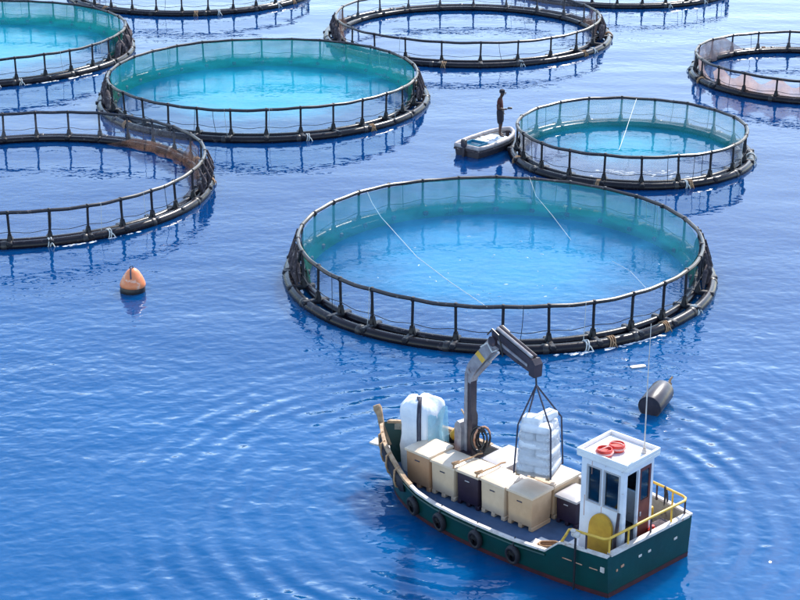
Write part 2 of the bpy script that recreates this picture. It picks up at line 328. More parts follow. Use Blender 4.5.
# ------------------------------------------------------------ fish cages
def pnoise(a, seed, f=3): return mnoise.noise(Vector((math.cos(a) * f, math.sin(a) * f, seed * 7.3)))
def post_mesh(H):
    mb = MB()
    mb.tube([(0, 0, .12), (0, 0, H)], .040, 8)
    for k in (-1, 1):      # flared foot
        mb.prism([(-.10, .16), (.10, .16), (.045, .42), (-.045, .42)], lambda a, b, t: (t, a, b), -.05, .05)
        break
    mb.prism([(-.10, .16), (.10, .16), (.045, .38), (-.045, .38)], lambda a, b, t: (a, t, b), -.052, .052)
    mb.rbox((.0, 0, H), (.135, .11, .135), .03, 1)
    return mb
CAGES = []
def cage(key, X, Y, R, dR, H, n, phase, wall, cover, label, seed, drapes=(), bundles=(), algae=False):
    root = thing('fish_cage', label, 'fish cage', (X, Y, 0), 0, 'round fish cages moored on the sea')
    CAGES.append(root); rnd = random.Random(seed)
    rp = .15; Ro = R + dR - rp + .02; Ri = max(R - .16, Ro - .62); K = 120
    ang = [2 * math.pi * i / K for i in range(K)]
    ro = lambda a: Ro + .035 * pnoise(a, seed, 1.6)
    ri = lambda a: Ri + .03 * pnoise(a, seed + 1, 1.6)
    rr = lambda a: R + .03 * pnoise(a, seed + 2, 2.2)
    rz = lambda a: H + .05 * pnoise(a, seed + 3, 2.4)
    of = MB().tube([(ro(a) * math.cos(a), ro(a) * math.sin(a), .07) for a in ang], rp, 12, True).build('outer_float_pipe', 'pipe', root)
    MB().tube([(ri(a) * math.cos(a), ri(a) * math.sin(a), .08) for a in ang], .125, 10, True).build('inner_float_pipe', 'pipe', root)
    # welded couplings on the outer pipe
    col = MB().tube([(0, -.08, 0), (0, -.06, 0), (0, .06, 0), (0, .08, 0)], [rp + .004, rp + .016, rp + .016, rp + .004], 12).build('coupling', 'collar', of)
    nc = max(8, n // 2)
    for i in range(nc):
        a = R_(phase) + 2 * math.pi * (i + .43) / nc
        o = col if i == 0 else inst(col, of)
        o.location = (ro(a) * math.cos(a), ro(a) * math.sin(a), .07); o.rotation_euler = (0, 0, a)
    # stanchions with the clamp that ties the two pipes together
    K2 = n * 6; ang2 = [R_(phase) + 2 * math.pi * i / K2 for i in range(K2)]
    sag = lambda a: rz(a) - .018 * (1 - math.cos((a - R_(phase)) * n)) * .5
    MB().tube([(rr(a) * math.cos(a), rr(a) * math.sin(a), sag(a)) for a in ang2], .058, 8, True).build('handrail', 'rail', root)
    pm = post_mesh(H).build('stanchion', 'post', root)
    cm = MB().rbox(((Ro - Ri) / 2, 0, 0), (Ro - Ri + .34, .17, .14), .03, 1).build('float_clamp', 'post', pm)
    cm.location = (Ri - R, 0, .15)
    for i in range(n):
        a = R_(phase) + 2 * math.pi * i / n
        if i == 0: o = pm
        else:
            o = inst(pm, root); c2 = inst(cm, o, cm.location)
        o.location = (rr(a) * math.cos(a), rr(a) * math.sin(a), 0)
        o.rotation_euler = (rnd.uniform(-.03, .03), rnd.uniform(-.03, .03), a); o.scale.z = rz(a) / H
    # wall net laced to the handrail, hanging to below the surface
    KN = n * 8; rows = []; uv = []
    angn = [R_(phase) + 2 * math.pi * i / KN for i in range(KN + 1)]
    for t in (1, .85, .65, .4, .15, -.1, -.35):
        row = []
        for a in angn:
            w = math.cos((a - R_(phase)) * n) * .5 - .5
            rad = rr(a) - .075 + (.05 * w + .07 * pnoise(a, seed + 5, 9)) * max(0, math.sin(math.pi * min(1, max(0, t)))) - (.10 * (1 - t) if t < 1 else 0)
            z = H * t + (.04 * w if t == 1 else 0)
            row.append((rad * math.cos(a), rad * math.sin(a), z)); uv.append((a * R, H * t))
        rows.append(row)
    MB().grid(rows).build('wall_net', 'net_grey' if wall == 'net_green' else wall, root, uv=uv, ang=180)
    if wall == 'net_green':       # darker green screen net laced inside the far half
        rows = []; uv = []
        for t in (1, .8, .55, .3, .1, -.1):
            row = []
            for i in range(161):
                a = R_(-16 + 212 * i / 160); tt = t * (1 - .25 * max(0, 1 - i / 5) - .25 * max(0, (i - 155) / 5))
                rad = rr(a) - .13 + .05 * pnoise(a, seed + 6, 8) * math.sin(math.pi * max(0, t)) - .07 * (1 - t) - .30 * max(0, .45 - t)
                row.append((rad * math.cos(a), rad * math.sin(a), H * tt - .02)); uv.append((a * R, H * t))
            rows.append(row)
        MB().grid(rows).build('screen_net', 'net_green', root, uv=uv, ang=180)
    if cover:
        rows = []; uv = []
        for k in range(11):
            f = k / 10 * .985
            row = []
            for a in [2 * math.pi * i / 96 for i in range(97)]:
                rad = (rr(a) - .02) * f; x, y = rad * math.cos(a), rad * math.sin(a)
                z = H - .02 - .30 * (1 - f ** 2) + .05 * mnoise.noise(Vector((x * .7, y * .7, seed))) * (1 - f)
                row.append((x, y, z)); uv.append((x, y))
            rows.append(row)
        MB().grid(rows).build('cover_net', cover, root, uv=uv, ang=180)
    # lacing line half way up and loose lines
    pts = []
    for a in ang2:
        pts.append(((R + .03) * math.cos(a), (R + .03) * math.sin(a), H * .44 + .05 * pnoise(a, seed + 8, 2.5) - .03 * (1 - math.cos((a - R_(phase)) * n))))
    MB().tube(pts, .011, 5, True).build('lacing_rope', 'rope_dark', root)
    for i in range(n // 2):
        a = rnd.uniform(0, 2 * math.pi); d = rnd.uniform(-.02, .03); z0 = rz(a)
        q = [((R + .05) * math.cos(a + d * s * s), (R + .05) * math.sin(a + d * s * s), z0 + .05 - (z0 - .05) * s) for s in (0, .25, .5, .75, 1)]
        MB().tube(q, .010, 5).build('tie_rope', 'rope_dark' if rnd.random() < .75 else 'rope_white', root)
    for i in range(6):        # pale mooring rope wound round the float
        a = rnd.uniform(0, 2 * math.pi) if i else R_(-72)
        mb = MB()
        for q in range(2 + i % 2):
            a2 = a + q * .011
            mb.tube([((ro(a2) + (rp + .018) * math.cos(s_)) * math.cos(a2 + .006 * math.sin(s_)), (ro(a2) + (rp + .018) * math.cos(s_)) * math.sin(a2 + .006 * math.sin(s_)), .07 + (rp + .018) * math.sin(s_)) for s_ in [2 * math.pi * k_ / 12 for k_ in range(12)]], .020, 5, True)
        mb.tube([((ro(a) + .0) * math.cos(a), ro(a) * math.sin(a), .07 + rp + .02), ((ro(a) + .20) * math.cos(a + .02), (ro(a) + .20) * math.sin(a + .02), .10), ((ro(a) + .24) * math.cos(a + .035), (ro(a) + .24) * math.sin(a + .035), -.1)], .018, 5)
        mb.build('mooring_rope', 'rope_tan' if i % 2 else 'rope_white', root)
    # loose netting gathered on the wall
    for (a0, a1, top, bot, mat, rad_off) in drapes:
        rows = []; uv = []; kk = max(14, int((a1 - a0) / 2.2))
        for j, t in enumerate((0, .12, .3, .5, .7, .88, 1)):
            row = []
            for i in range(kk + 1):
                a = R_(a0 + (a1 - a0) * i / kk); e = math.sin(math.pi * i / kk) ** .5
                fold = .07 * math.sin(a * R * 5.1 + seed) + .10 * mnoise.noise(Vector((a * R * 1.3, t * 2, seed)))
                endk = min(1, min(i, kk - i) / kk / .2) if top > 0 else 1
                scal = (.5 - .5 * math.cos((a - R_(phase)) * n)) * .36 if top < 0 else 0
                zt = (H * abs(top) - scal * H) * (.12 + .88 * endk); z = zt + (bot - zt) * t
                rad = R + rad_off + fold * (.3 + t) - .12 * t
                row.append((rad * math.cos(a), rad * math.sin(a), z)); uv.append((a * R, z))
            rows.append(row)
        MB().grid(rows).build('net_drape', mat, root, uv=uv, ang=180)
    for (a0, a1, s) in bundles:
        bm = MB(); pts = []; rs = []
        k = 22
        for i in range(k):
            t = i / (k - 1); a = R_(a0 + (a1 - a0) * t)
            rad = R + .12 + .10 * mnoise.noise(Vector((i * .9, seed, 1)))
            pts.append((rad * math.cos(a), rad * math.sin(a), .42 + .30 * math.sin(i * 1.15 + seed) + .18 * mnoise.noise(Vector((i * 1.7, 3, seed)))))
            rs.append(s * (.75 + .6 * abs(mnoise.noise(Vector((i * 2.3, seed, 9))))) * (1 if 0 < i < k - 1 else .4))
        bm.tube(pts, rs, 9).build('net_bundle', 'bundle', root, ang=60)
        for q in range(5):
            a = R_(a0 + (a1 - a0) * (q + .5) / 5)
            MB().tube([((R + .08) * math.cos(a), (R + .08) * math.sin(a), H), ((R + .26) * math.cos(a + .02), (R + .26) * math.sin(a + .02), .55), ((R + .16) * math.cos(a + .03), (R + .16) * math.sin(a + .03), .15)], [.03, .06, .04], 6).build('net_bundle', 'bundle', root)
    return root
def cover_line(root, H, pts, r=.014):
    q = [Vector(p) for p in pts]
    MB().tube(q, r, 5).build('cover_line', 'rope_white', root)

main = cage('main', 2.89, 46.78, 5.84, .43, 1.16, 30, -92.2, 'net_green', 'cover_blue', 'nearest big ring cage with turquoise cover net, beside the crane boat', 11, algae=True, bundles=[(-18, 10, .08), (172, 196, .07)])
def on_cover(px, py, z):
    a = (px - 400) / FPX; b = (300 - py) / FPX; c, s = math.cos(R_(PITCH)), math.sin(R_(PITCH))
    d = Vector((a, c + b * s, -s + b * c)); t = (z - CH) / d.z
    return d * t + Vector((0, 0, CH))
main['label'] = 'large black ring cage with turquoise cover net, beside the boat with the crane'
def line_px(root, pts, r=.008):
    cover_line(root, 0, [on_cover(x, y, z) - root.location for x, y, z in pts], r)
line_px(main, [(366, 189, 1.17), (372, 203, 1.02), (381, 217, .97), (417, 257, .93), (450, 282, .98), (487, 307, 1.18)])
line_px(main, [(529, 176, 1.18), (536, 196, 1.0), (552, 215, .96), (571, 240, .92)], .005)
line_px(main, [(612, 261, 1.0), (630, 271, 1.03), (646, 288, 1.17)], .005)
small = cage('small', 8.32, 59.3, 4.09, .31, 1.05, 20, -92.0, 'net_white', 'cover_pale', 'smallest ring cage with pale turquoise cover net, beside the dinghy with the standing person', 23)
line_px(small, [(637, 97.5, 1.06), (632, 112, .92), (625, 133, .85), (619, 150, .9)], .011)
c2 = cage('c2', -5.52, 67.44, 6.22, .48, 1.13, 30, -85.0, 'net_green', 'cover', 'big ring cage with turquoise cover net, between the brown-netted cage and the uncovered far cage', 31, algae=True, bundles=[(176, 200, .16), (-12, 8, .08)])
tc = cage('tc', 3.19, 79.59, 6.21, .57, 1.0, 23, -87.0, 'net_grey', None, 'uncovered ring cage with brown net bunched at both ends', 43,
          drapes=[(160, 202, 1, .05, 'net_brown', -.12), (-24, 22, 1, .05, 'net_brown', -.12)], bundles=[(172, 200, .13), (-16, 8, .13)])
left = cage('left', -12.69, 55.12, 6.09, .26, 1.07, 32, -71.2, 'net_grey', None, 'uncovered ring cage with a brown net drape inside, nearest the orange buoy', 57,
            drapes=[(-16, 34, .96, .12, 'net_brown', -.2), (2, 70, .42, .06, 'net_brown', -.42)], bundles=[(-14, 12, .09)])
tl = cage('tl', -18.97, 75.94, 6.52, .38, 1.08, 32, -52.8, 'net_green', 'cover', 'turquoise-covered ring cage with a dark net bundle on its rim', 61, bundles=[(-16, 22, .16)], algae=True)
right = cage('right', 17.42, 71.33, 4.76, .24, .91, 21, -135.2, 'net_grey', None, 'uncovered ring cage draped with faded pinkish net', 71,
             drapes=[(112, 200, 1, .05, 'net_pink', -.12), (200, 290, -.98, .05, 'net_pink', -.1)])
far1 = cage('far1', -11.1, 90.6, 6.2, .35, 1.05, 30, -88, 'net_grey', None, 'uncovered pale-netted ring cage next to the two big turquoise-covered ones', 83)
far2 = cage('far2', 11.7, 92.4, 6.1, .35, 1.05, 30, -84, 'net_grey', None, 'uncovered ring cage between the brown-bunched cage and open pale water', 89)

# ------------------------------------------------------------ work boat
def interp(t, tab):
    for (a, b), (c, d) in zip(tab, tab[1:]):
        if t <= c: return b + (d - b) * max(0, (t - a)) / (c - a)
    return tab[-1][1]
BEAM = [(0, 1.27), (.6, 1.38), (1.2, 1.46), (2, 1.53), (3, 1.57), (4, 1.54), (4.7, 1.44), (5.2, 1.30), (5.6, 1.13), (6.0, .91), (6.35, .66), (6.65, .36), (6.82, .17), (6.92, .045)]
SHEER = [(0, .90), (1.02, .92), (1.10, .90), (1.42, .63), (2.2, .60), (4.3, .61), (4.9, .66), (5.3, .76), (5.7, .92), (6.1, 1.06), (6.5, 1.16), (6.92, 1.24)]
DECK = .34
US = [0, .3, .6, .9, 1.02, 1.10, 1.2, 1.3, 1.42, 1.7, 2.2, 2.7, 3.2, 3.7, 4.3, 4.6, 4.9, 5.1, 5.3, 5.5, 5.7, 5.9, 6.1, 6.3, 6.5, 6.65, 6.75, 6.85, 6.92]
def beam(u): return interp(u, BEAM)
def g(u): return interp(u, SHEER)
def bend(u): return .30 * max(0, (u - 4.3) / 2.6) ** 1.5          # stem stands a little to port
def BL(u, v, z):                                                   # boat-local point (x forward, y port); v is to starboard
    sk = -.10 * (v / 1.27) * max(0, 1 - u / 1.6)
    return (u + sk, -v + bend(u), z)
def half(u, z):
    """half breadth of the hull skin at height z"""
    b = beam(u); G = g(u); bow = max(0, (u - 4.2) / 2.72)
    wl = b * (1 - .05 - .22 * bow ** 1.5)
    if z >= 0: return wl + (b - wl) * min(1, z / G)
    return wl * (1 - (min(1, -z / .55)) ** 2.2)
def stem_shift(u, z): return -(max(0, u - 5.2) / 1.72) ** 2 * .42 * max(0, (1.24 - z)) / 1.24    # raked stem
def skin(u, z, sgn, off=0):
    p = BL(u, sgn * (half(u, z) + off), z)
    return (p[0] + stem_shift(u, z) + (off if u > 6.85 else 0), p[1], p[2])
boat = thing('work_boat', 'dark green work boat with white cabin, loaded with bins', 'boat', BO, BA)
rows = []
for u in US:
    G = g(u); zs = [-.5, -.42, -.25, -.1, 0, G * .2, G * .45, G * .72, G]
    rows.append([skin(u, z, -1) for z in reversed(zs)] + [skin(u, z, 1) for z in zs])
hb = MB().grid(rows)
k = len(rows[0]); hb.add(rows[0], [tuple(range(k))])
hull = hb.build('hull', 'hull', boat, ang=50)
# transom skin slightly proud, painted the same, with a rubbing strake
bt = MB()
for s in (-1, 1):
    bt.grid([[skin(u, z, s, .006) for z in (-.12, 0, .10)] for u in US])
bt.add([(skin(0, z, s)[0] - .006, skin(0, z, s, .004)[1], z) for z, s in ((-.12, -1), (.10, -1), (.10, 1), (-.12, 1))], [(0, 1, 2, 3)])
bt.build('boot_stripe', 'boot', boat)
# inner faces of the bulwark
inn = MB()
for s in (-1, 1):
    inn.grid([[BL(u, s * max(.01, half(u, g(u)) - .07), g(u) - .01), BL(u, s * max(.01, half(u, DECK) - .07), DECK - .01)] for u in US[:-2]])
inn.add([BL(.07, -1.22, .88), BL(.07, 1.22, .88), BL(.07, 1.22, DECK - .01), BL(.07, -1.22, DECK - .01)], [(0, 1, 2, 3)])
inn.build('bulwark_lining', 'inner', boat, ang=30)
dk = MB(); dk.grid([[BL(u, -half(u, DECK) + .05, DECK), BL(u, half(u, DECK) - .05, DECK)] for u in US[:-1]])
dk.build('deck', 'deck', boat)
def capstrip(us, name, mat, s, w0=-.06, w1=.022, h=.035):
    rows = []
    for u in us:
        b = half(u, g(u)); z = g(u)
        rows.append([BL(u, s * max(.0, b + w0), z - .012), BL(u, s * max(0, b + w0), z + h), BL(u, s * (b + w1), z + h), BL(u, s * (b + w1), z - .012)])
    mb = MB().grid(rows, True); mb.add(rows[0], [(0, 1, 2, 3)]); mb.add(rows[-1], [(3, 2, 1, 0)])
    return mb.build(name, mat, boat, ang=30)
for s in (-1, 1):
    capstrip([u for u in US if u <= 5.1], 'gunwale_cap', 'cap', s)
    capstrip([5.1] + [u for u in US if 5.1 < u < 6.9], 'bow_rail', 'wood', s, -.07, .035, .05)
mb = MB(); mb.prism([(-.02, .888), (.10, .888), (.10, .945), (-.02, .945)], lambda a, b, t: BL(a, t, b), -1.17, 1.17); mb.build('transom_cap', 'cap', boat)
# rubbing strake
for s in (-1, 1):
    us = [u for u in US if 1.42 <= u <= 6.6]
    MB().tube([skin(u, g(u) - .09, s, .015) for u in us], .028, 6).build('rubbing_strake', 'hull', boat)
# stem post with its worn head
bx0 = bend(6.92)
mb = MB(); mb.tube([(6.72, bx0 - .0, .75), (6.93, bx0, 1.12), (7.0, bx0, 1.40), (7.06, bx0, 1.52), (7.1, bx0, 1.60)], [.06, .065, .07, .10, .08], 8); mb.build('stem_post', 'wood', boat, ang=60)
# black bow fender pad lashed outside the port bow
rows = []
for u in [5.35, 5.5, 5.7, 5.9, 6.1, 6.3, 6.5, 6.65, 6.75]:
    e = 1 if 5.4 < u < 6.7 else .25; G = g(u)
    rows.append([skin(u, G - .02, -1, .02), skin(u, G - .06, -1, .02 + .09 * e), skin(u, G - .26, -1, .02 + .11 * e), skin(u, G - .28 - .14 * e, -1, .02 + .06 * e), skin(u, G - .30 - .14 * e, -1, .0)])
fpad = MB().grid(rows).build('bow_fender', 'rubber', boat, ang=60)
for u in (5.6, 6.0, 6.35, 6.6):
    G = g(u)
    MB().tube([skin(u, G + .05, -1, -.03), skin(u, G + .02, -1, .10), skin(u, G - .2, -1, .155), skin(u, G - .36, -1, .13), skin(u, G - .44, -1, .03)], .022, 6).build('lashing', 'rope_tan', fpad)
# forefoot step plank that pokes out ahead of the stem
MB().rbox((7.12, bend(6.9) - .26, .56), (.62, .30, .05), .012, 1, rz=.18).build('bow_plank', 'cap', boat)
# scuppers and rust marks
for (u, z, ln) in ((1.02, .60, .22), (.72, .585, .16), (.40, .57, .18)):
    p = Vector(skin(u, z, -1, .004)); q = Vector(skin(u - ln, z - .008, -1, .004))
    MB().tube([p, q], .012, 5).build('scupper', 'rust', boat)
MB().rbox(skin(.12, .60, -1, .0), (.10, .03, .12), .008, 1, rz=-.08).build('draught_mark', 'cap', boat)
for (v, z, w) in ((-.98, .52, .05), (-.82, .56, .10), (-.30, .58, .10), (-.02, .58, .09), (.78, .56, .11)):
    p = BL(-.004, v, z); MB().rbox((p[0], p[1], z), (.02, w, .055), .008, 1).build('scupper', 'rust' if v < -.5 else 'cap', boat)
# rudder seam post on the port quarter with a small white lamp
lm = thing('side_lamp', 'small white lamp on a dark pole at the green hull\'s side', 'lamp', W(.74, -half(.74, .9) - .05, 0), BA)
MB().tube([(0, 0, .04), (0, .0, 1.18)], .022, 6).build('pole', 'black', lm)
mb = MB(); mb.rbox((0, 0, 1.24), (.17, .12, .10), .03, 2); mb.rbox((.05, .02, 1.31), (.10, .09, .06), .02, 1); mb.build('lamp_head', 'cap', lm)

# stern railing (a part of the boat)
ZR = 1.26
rail_pts = [(1.06, -1.42, .93), (.98, -1.40, 1.08), (.90, -1.38, ZR - .02), (.84, -1.37, ZR), (.4, -1.31, ZR), (.12, -1.26, ZR), (.06, -1.18, ZR), (.05, -.6, ZR + .01), (.05, 0, ZR + .015), (.05, .6, ZR + .01), (.06, 1.10, ZR), (.12, 1.2, ZR), (.22, 1.24, ZR), (.7, 1.31, ZR), (1.15, 1.36, ZR), (1.22, 1.36, ZR - .04), (1.28, 1.37, 1.0), (1.28, 1.37, .9)]
rl = MB().tube([BL(*p) for p in rail_pts], .027, 8).build('stern_rail', 'yellow', boat, ang=60)
for i, (u, v) in enumerate([(.5, -1.33), (.07, -1.15), (.05, -.62), (.05, .05), (.05, .68), (.08, 1.14), (.45, 1.27), (.85, 1.33)]):
    a = BL(u, v, .90); b_ = BL(u, v, ZR)
    MB().tube([a, b_], .02, 6).build('rail_post', 'yellow' if i in (1, 2, 4, 6) else 'cranedark', rl)
# rope coil hung on the starboard rail
MB().tube([BL(.62, 1.28, ZR + .02), BL(.62, 1.34, 1.1), BL(.60, 1.34, .86), BL(.66, 1.33, .84), BL(.66, 1.33, 1.1), BL(.64, 1.28, ZR + .03)], .022, 6).build('hanging_rope', 'rope_dark', boat)

# wheelhouse: walls with real openings, a part with sub-parts
U0, U1, V0, V1, ZT = .28, 1.30, -.56, .36, 2.42
cabin = bpy.data.objects.new('cabin', None); C.objects.link(cabin); cabin.parent = boat
def wall_u(vv, holes, t=.05):
    """wall in the u-z plane at v=vv with rectangular holes (u0,u1,z0,z1)"""
    us = sorted({U0, U1, *[h[0] for h in holes], *[h[1] for h in holes]}); zs = sorted({DECK, ZT, *[h[2] for h in holes], *[h[3] for h in holes]})
    mb = MB()
    for a, b in zip(us, us[1:]):
        for c, d in zip(zs, zs[1:]):
            m_ = ((a + b) / 2, (c + d) / 2)
            if any(h[0] < m_[0] < h[1] and h[2] < m_[1] < h[3] for h in holes): continue
            mb.box((m_[0], -vv, m_[1]), (b - a, t, d - c))
    return mb
def wall_v(uu, holes, t=.05):
    vs_ = sorted({V0, V1, *[h[0] for h in holes], *[h[1] for h in holes]}); zs = sorted({DECK, ZT, *[h[2] for h in holes], *[h[3] for h in holes]})
    mb = MB()
    for a, b in zip(vs_, vs_[1:]):
        for c, d in zip(zs, zs[1:]):
            m_ = ((a + b) / 2, (c + d) / 2)
            if any(h[0] < m_[0] < h[1] and h[2] < m_[1] < h[3] for h in holes): continue
            mb.box((uu, -m_[0], m_[1]), (t, b - a, d - c))
    return mb
pw = [(.40, .74, 1.52, 2.26), (.84, 1.14, 1.52, 2.26)]
wall_u(V0, pw).build('wall', 'cabwhite', cabin)
wall_u(V1, [(.45, 1.1, 1.5, 2.24)]).build('wall', 'cabwhite', cabin)
wall_v(U1 - .026, [(V0 + .12, V1 - .12, 1.5, 2.26)]).build('wall', 'cabwhite', cabin)
wall_v(U0 + .026, [(V0 + .08, -.12, DECK + .02, 2.28), (-.07, V1 - .05, DECK + .02, 2.28)]).build('wall', 'cabwhite', cabin)
for h in pw: MB().box(((h[0] + h[1]) / 2, -V0 - .01, (h[2] + h[3]) / 2), (h[1] - h[0], .008, h[3] - h[2])).build('pane', 'glass', cabin)
for h in pw:
    mb = MB(); a0, a1, z0, z1 = h; yo = -V0 + .030
    for (cx, cz, lx, lz) in (((a0 + a1) / 2, z0 - .012, a1 - a0 + .05, .03), ((a0 + a1) / 2, z1 + .012, a1 - a0 + .05, .03), (a0 - .012, (z0 + z1) / 2, .03, z1 - z0), (a1 + .012, (z0 + z1) / 2, .03, z1 - z0)): mb.box((cx, yo, cz), (lx, .018, lz))
    mb.build('window_frame', 'greylid', cabin)
for (u_, z0, z1, w_) in ((.36, 1.0, 1.46, .012), (.79, .9, 1.48, .010), (1.2, 1.15, 1.6, .014), (1.05, 2.1, 2.38, .010)):
    MB().box((u_, -V0 + .0262, (z0 + z1) / 2), (w_, .003, z1 - z0)).build('rust_run', 'rust', cabin)
MB().box((.775, -V1, 1.87), (.65, .008, .74)).build('pane', 'glass', cabin)
MB().box((U1 - .026, -(V0 + V1) / 2, 1.88), (.008, V1 - V0 - .24, .76)).build('pane', 'glass', cabin)
# maroon door leaf in the aft wall with a light
mb = MB()
for (v0, v1, z0, z1) in ((-.065, .305, DECK + .03, 1.56), (-.065, -.01, 1.56, 2.27), (.25, .305, 1.56, 2.27), (-.01, .25, 2.20, 2.27)):
    mb.box((U0 + .02, -(v0 + v1) / 2, (z0 + z1) / 2), (.035, v1 - v0 - .001, z1 - z0 - .001))
dr = mb.build('door', 'maroon', cabin)
MB().box((U0 + .02, -.12, 1.88), (.008, .26, .64)).build('pane', 'glass', dr)
MB().rbox((U0 - .02, .03, 1.3), (.03, .02, .1), .005, 1).build('handle', 'chrome', dr)
# helm console seen through the doorway and windows
mb = MB(); mb.rbox((U1 - .24, .1, 1.02), (.34, .78, 1.32), .03, 1); mb.build('console', 'darkin', cabin)
mb = MB(); mb.lathe([(.15, -.012), (.17, 0), (.15, .012)], 16, (U1 - .48, .1, 1.55), Matrix.Rotation(R_(65), 3, 'Y')); mb.build('wheel', 'black', cabin)
MB().rbox((.62, .1, .95), (.3, .34, .08), .02, 1).build('seat', 'darkin', cabin)
# roof: shallow tray with a rim
rf = MB(); rc = ((U0 + U1) / 2, -(V0 + V1) / 2)
rf.rbox((rc[0], rc[1], ZT + .045), (1.20, 1.10, .085), .012, 1)
for (dx, dy, lx, ly) in ((0, .53, 1.2, .05), (0, -.53, 1.2, .05), (.575, 0, .05, 1.01), (-.575, 0, .05, 1.01)):
    rf.rbox((rc[0] + dx, rc[1] + dy, ZT + .125), (lx, ly, .085), .01, 1)
rf.build('roof', 'roof', cabin)
MB().box((rc[0] + .05, rc[1] + .50, ZT + .03), (.05, .04, .02)).build('rain_gutter', 'cap', cabin)
# whip antenna on the roof
an = MB(); ax, ay = U0 + .10, -.17
an.lathe([(.05, 0), (.05, .05), (.03, .08), (.022, .16)], 10, (ax, ay, ZT + .09)); an.tube([(ax, ay, ZT + .2), (ax + .01, ay, ZT + 1.5), (ax + .04, ay - .05, ZT + 2.75)], [.014, .011, .006], 6)
an.build('antenna', 'cap', cabin)

# tyres hung along the port side
ty = MB()
prof = [(.13, -.05), (.12, 0), (.13, .05), (.18, .068), (.215, .05), (.225, 0), (.215, -.05), (.18, -.068), (.13, -.05)]
ty.lathe(prof, 22)
tyre = None
for i, (u, lab) in enumerate([(5.0, 'black tyre fender on the green hull side, nearest the bow'), (4.13, 'second black tyre fender from the bow on the green hull'), (3.12, 'third black tyre fender from the bow on the green hull'), (2.17, 'black tyre fender on the green hull, nearest the cabin')]):
    t_ = thing('tyre_fender', lab, 'tyre', (0, 0, 0), 0, 'tyre fenders hung along the hull')
    p = Vector(skin(u, .30, -1, .07)); a = Vector(skin(u + .2, .3, -1)) - Vector(skin(u - .2, .3, -1))
    wp = Matrix.Rotation(BA, 3, 'Z') @ p + BO
    t_.location = (wp.x, wp.y, .30); t_.rotation_euler = (0, 0, BA + math.atan2(a.y, a.x))
    if tyre is None:
        tyre = ty.build('tyre', 'rubber', t_, ang=60); tyre.rotation_euler = (R_(80), 0, 0); tyre.scale = (.72, 1, 1)
        lsh = MB().tube([(0, .03, .20), (.0, -.02, .28), (.01, -.09, .36)], .014, 5).build('lanyard', 'rope_dark', t_)
    else:
        o = inst(tyre, t_, rot=(R_(80), 0, 0)); inst(lsh, t_)

# ------------------------------------------------------------ deck cargo
def on_boat(name, label, cat, u, v, z, group=None, rz=0): return thing(name, label, cat, W(u, v, z), BA + rz, group)
BG = 'plastic fish bins on the deck'
def fbin(u0, u1, v0, v1, ztop, body, lid, label, lidh=.07, seed=0):
    lu, lv = u1 - u0 - .012, v1 - v0 - .012
    t = on_boat('fish_bin', label, 'bin', (u0 + u1) / 2, (v0 + v1) / 2, DECK + .002, BG, rz=random.uniform(-.02, .02))
    h = ztop - DECK - lidh
    MB().rbox((0, 0, .09 + (h - .09) / 2), (lu - .03, lv - .03, h - .09), .035, 2, taper=.955).build('body', body, t)
    for i in (-1, 0, 1):
        MB().rbox((i * (lu * .40), 0, .05), (lu * .15, lv * .88, .10), .012, 1).build('runner', body, t)
    ld = MB(); rows = []
    nx = 8
    for zz, sh in ((0, .995), (lidh * .55, 1.0), (lidh, .955)):
        pass
    bm = bmesh.new(); bmesh.ops.create_grid(bm, x_segments=nx, y_segments=nx, size=.5)
    top = []
    for vtx in bm.verts:
        x, y = vtx.co.x, vtx.co.y; e = max(abs(x), abs(y)) * 2
        z = h + lidh * (.55 if e > .99 else .88 + .16 * (1 - e ** 2)) + .008 * mnoise.noise(Vector((x * 5, y * 5, seed)))
        sc = 1 + .02
        top.append((x * lu * sc, y * lv * sc, z))
    bm.verts.index_update(); fs = [tuple(q.index for q in f.verts) for f in bm.faces]
    be = [e for e in bm.edges if e.is_boundary]
    ld.add(top, fs); base = len(ld.v)
    low = {}
    for e in be:
        idx = []
        for q in e.verts:
            if q.index not in low:
                low[q.index] = len(ld.v); ld.v.append((top[q.index][0], top[q.index][1], h - .012))
        a, b = e.verts[0].index, e.verts[1].index
        ld.f.append((a, b, low[b], low[a]))
    bm.free()
    ld.build('lid', lid, t, ang=50)
    for yy in (lv / 2 - .008,):     # moulded handle recess bar
        MB().rbox((0, yy, h * .80), (lu * .20, .022, .022), .006, 1).build('handle', 'strap' if body != 'purple' else 'greylid', t)
    return t
ZB = 1.17
fbin(5.06, 5.76, -.84, -.06, ZB + .06, 'tan', 'lid', 'tan fish bin with cream lid, nearest the bow', seed=1)
fbin(4.40, 5.08, -.80, -.10, ZB, 'ivory', 'lid', 'ivory fish bin between the tan bin and the dark purple bin', seed=2).rotation_euler.z += R_(1)
fbin(3.77, 4.39, -.77, -.07, ZB, 'purple', 'lid', 'dark purple fish bin under a cream lid, between two ivory bins', seed=3)
fbin(3.08, 3.76, -.74, -.04, ZB, 'ivory', 'lid', 'ivory fish bin directly aft of the cream-lidded purple bin', seed=4)
fbin(2.38, 3.07, -.72, -.02, ZB, 'cream', 'lid', 'cream fish bin at the aft port corner, beneath the hanging sacks', seed=5)
fbin(2.38, 3.10, .01, .88, ZB, 'cream', 'lid', 'cream fish bin forward of the grey-lidded purple bin', seed=6)
fbin(3.68, 4.36, .00, .92, ZB - .03, 'greylid', 'greylid', 'grey fish bin standing right behind the cream lids, by the crane', seed=7)
fbin(1.80, 2.36, -.02, .66, 1.02, 'purple', 'greylid', 'dark purple fish bin with grey lid, in front of the cabin', seed=8)
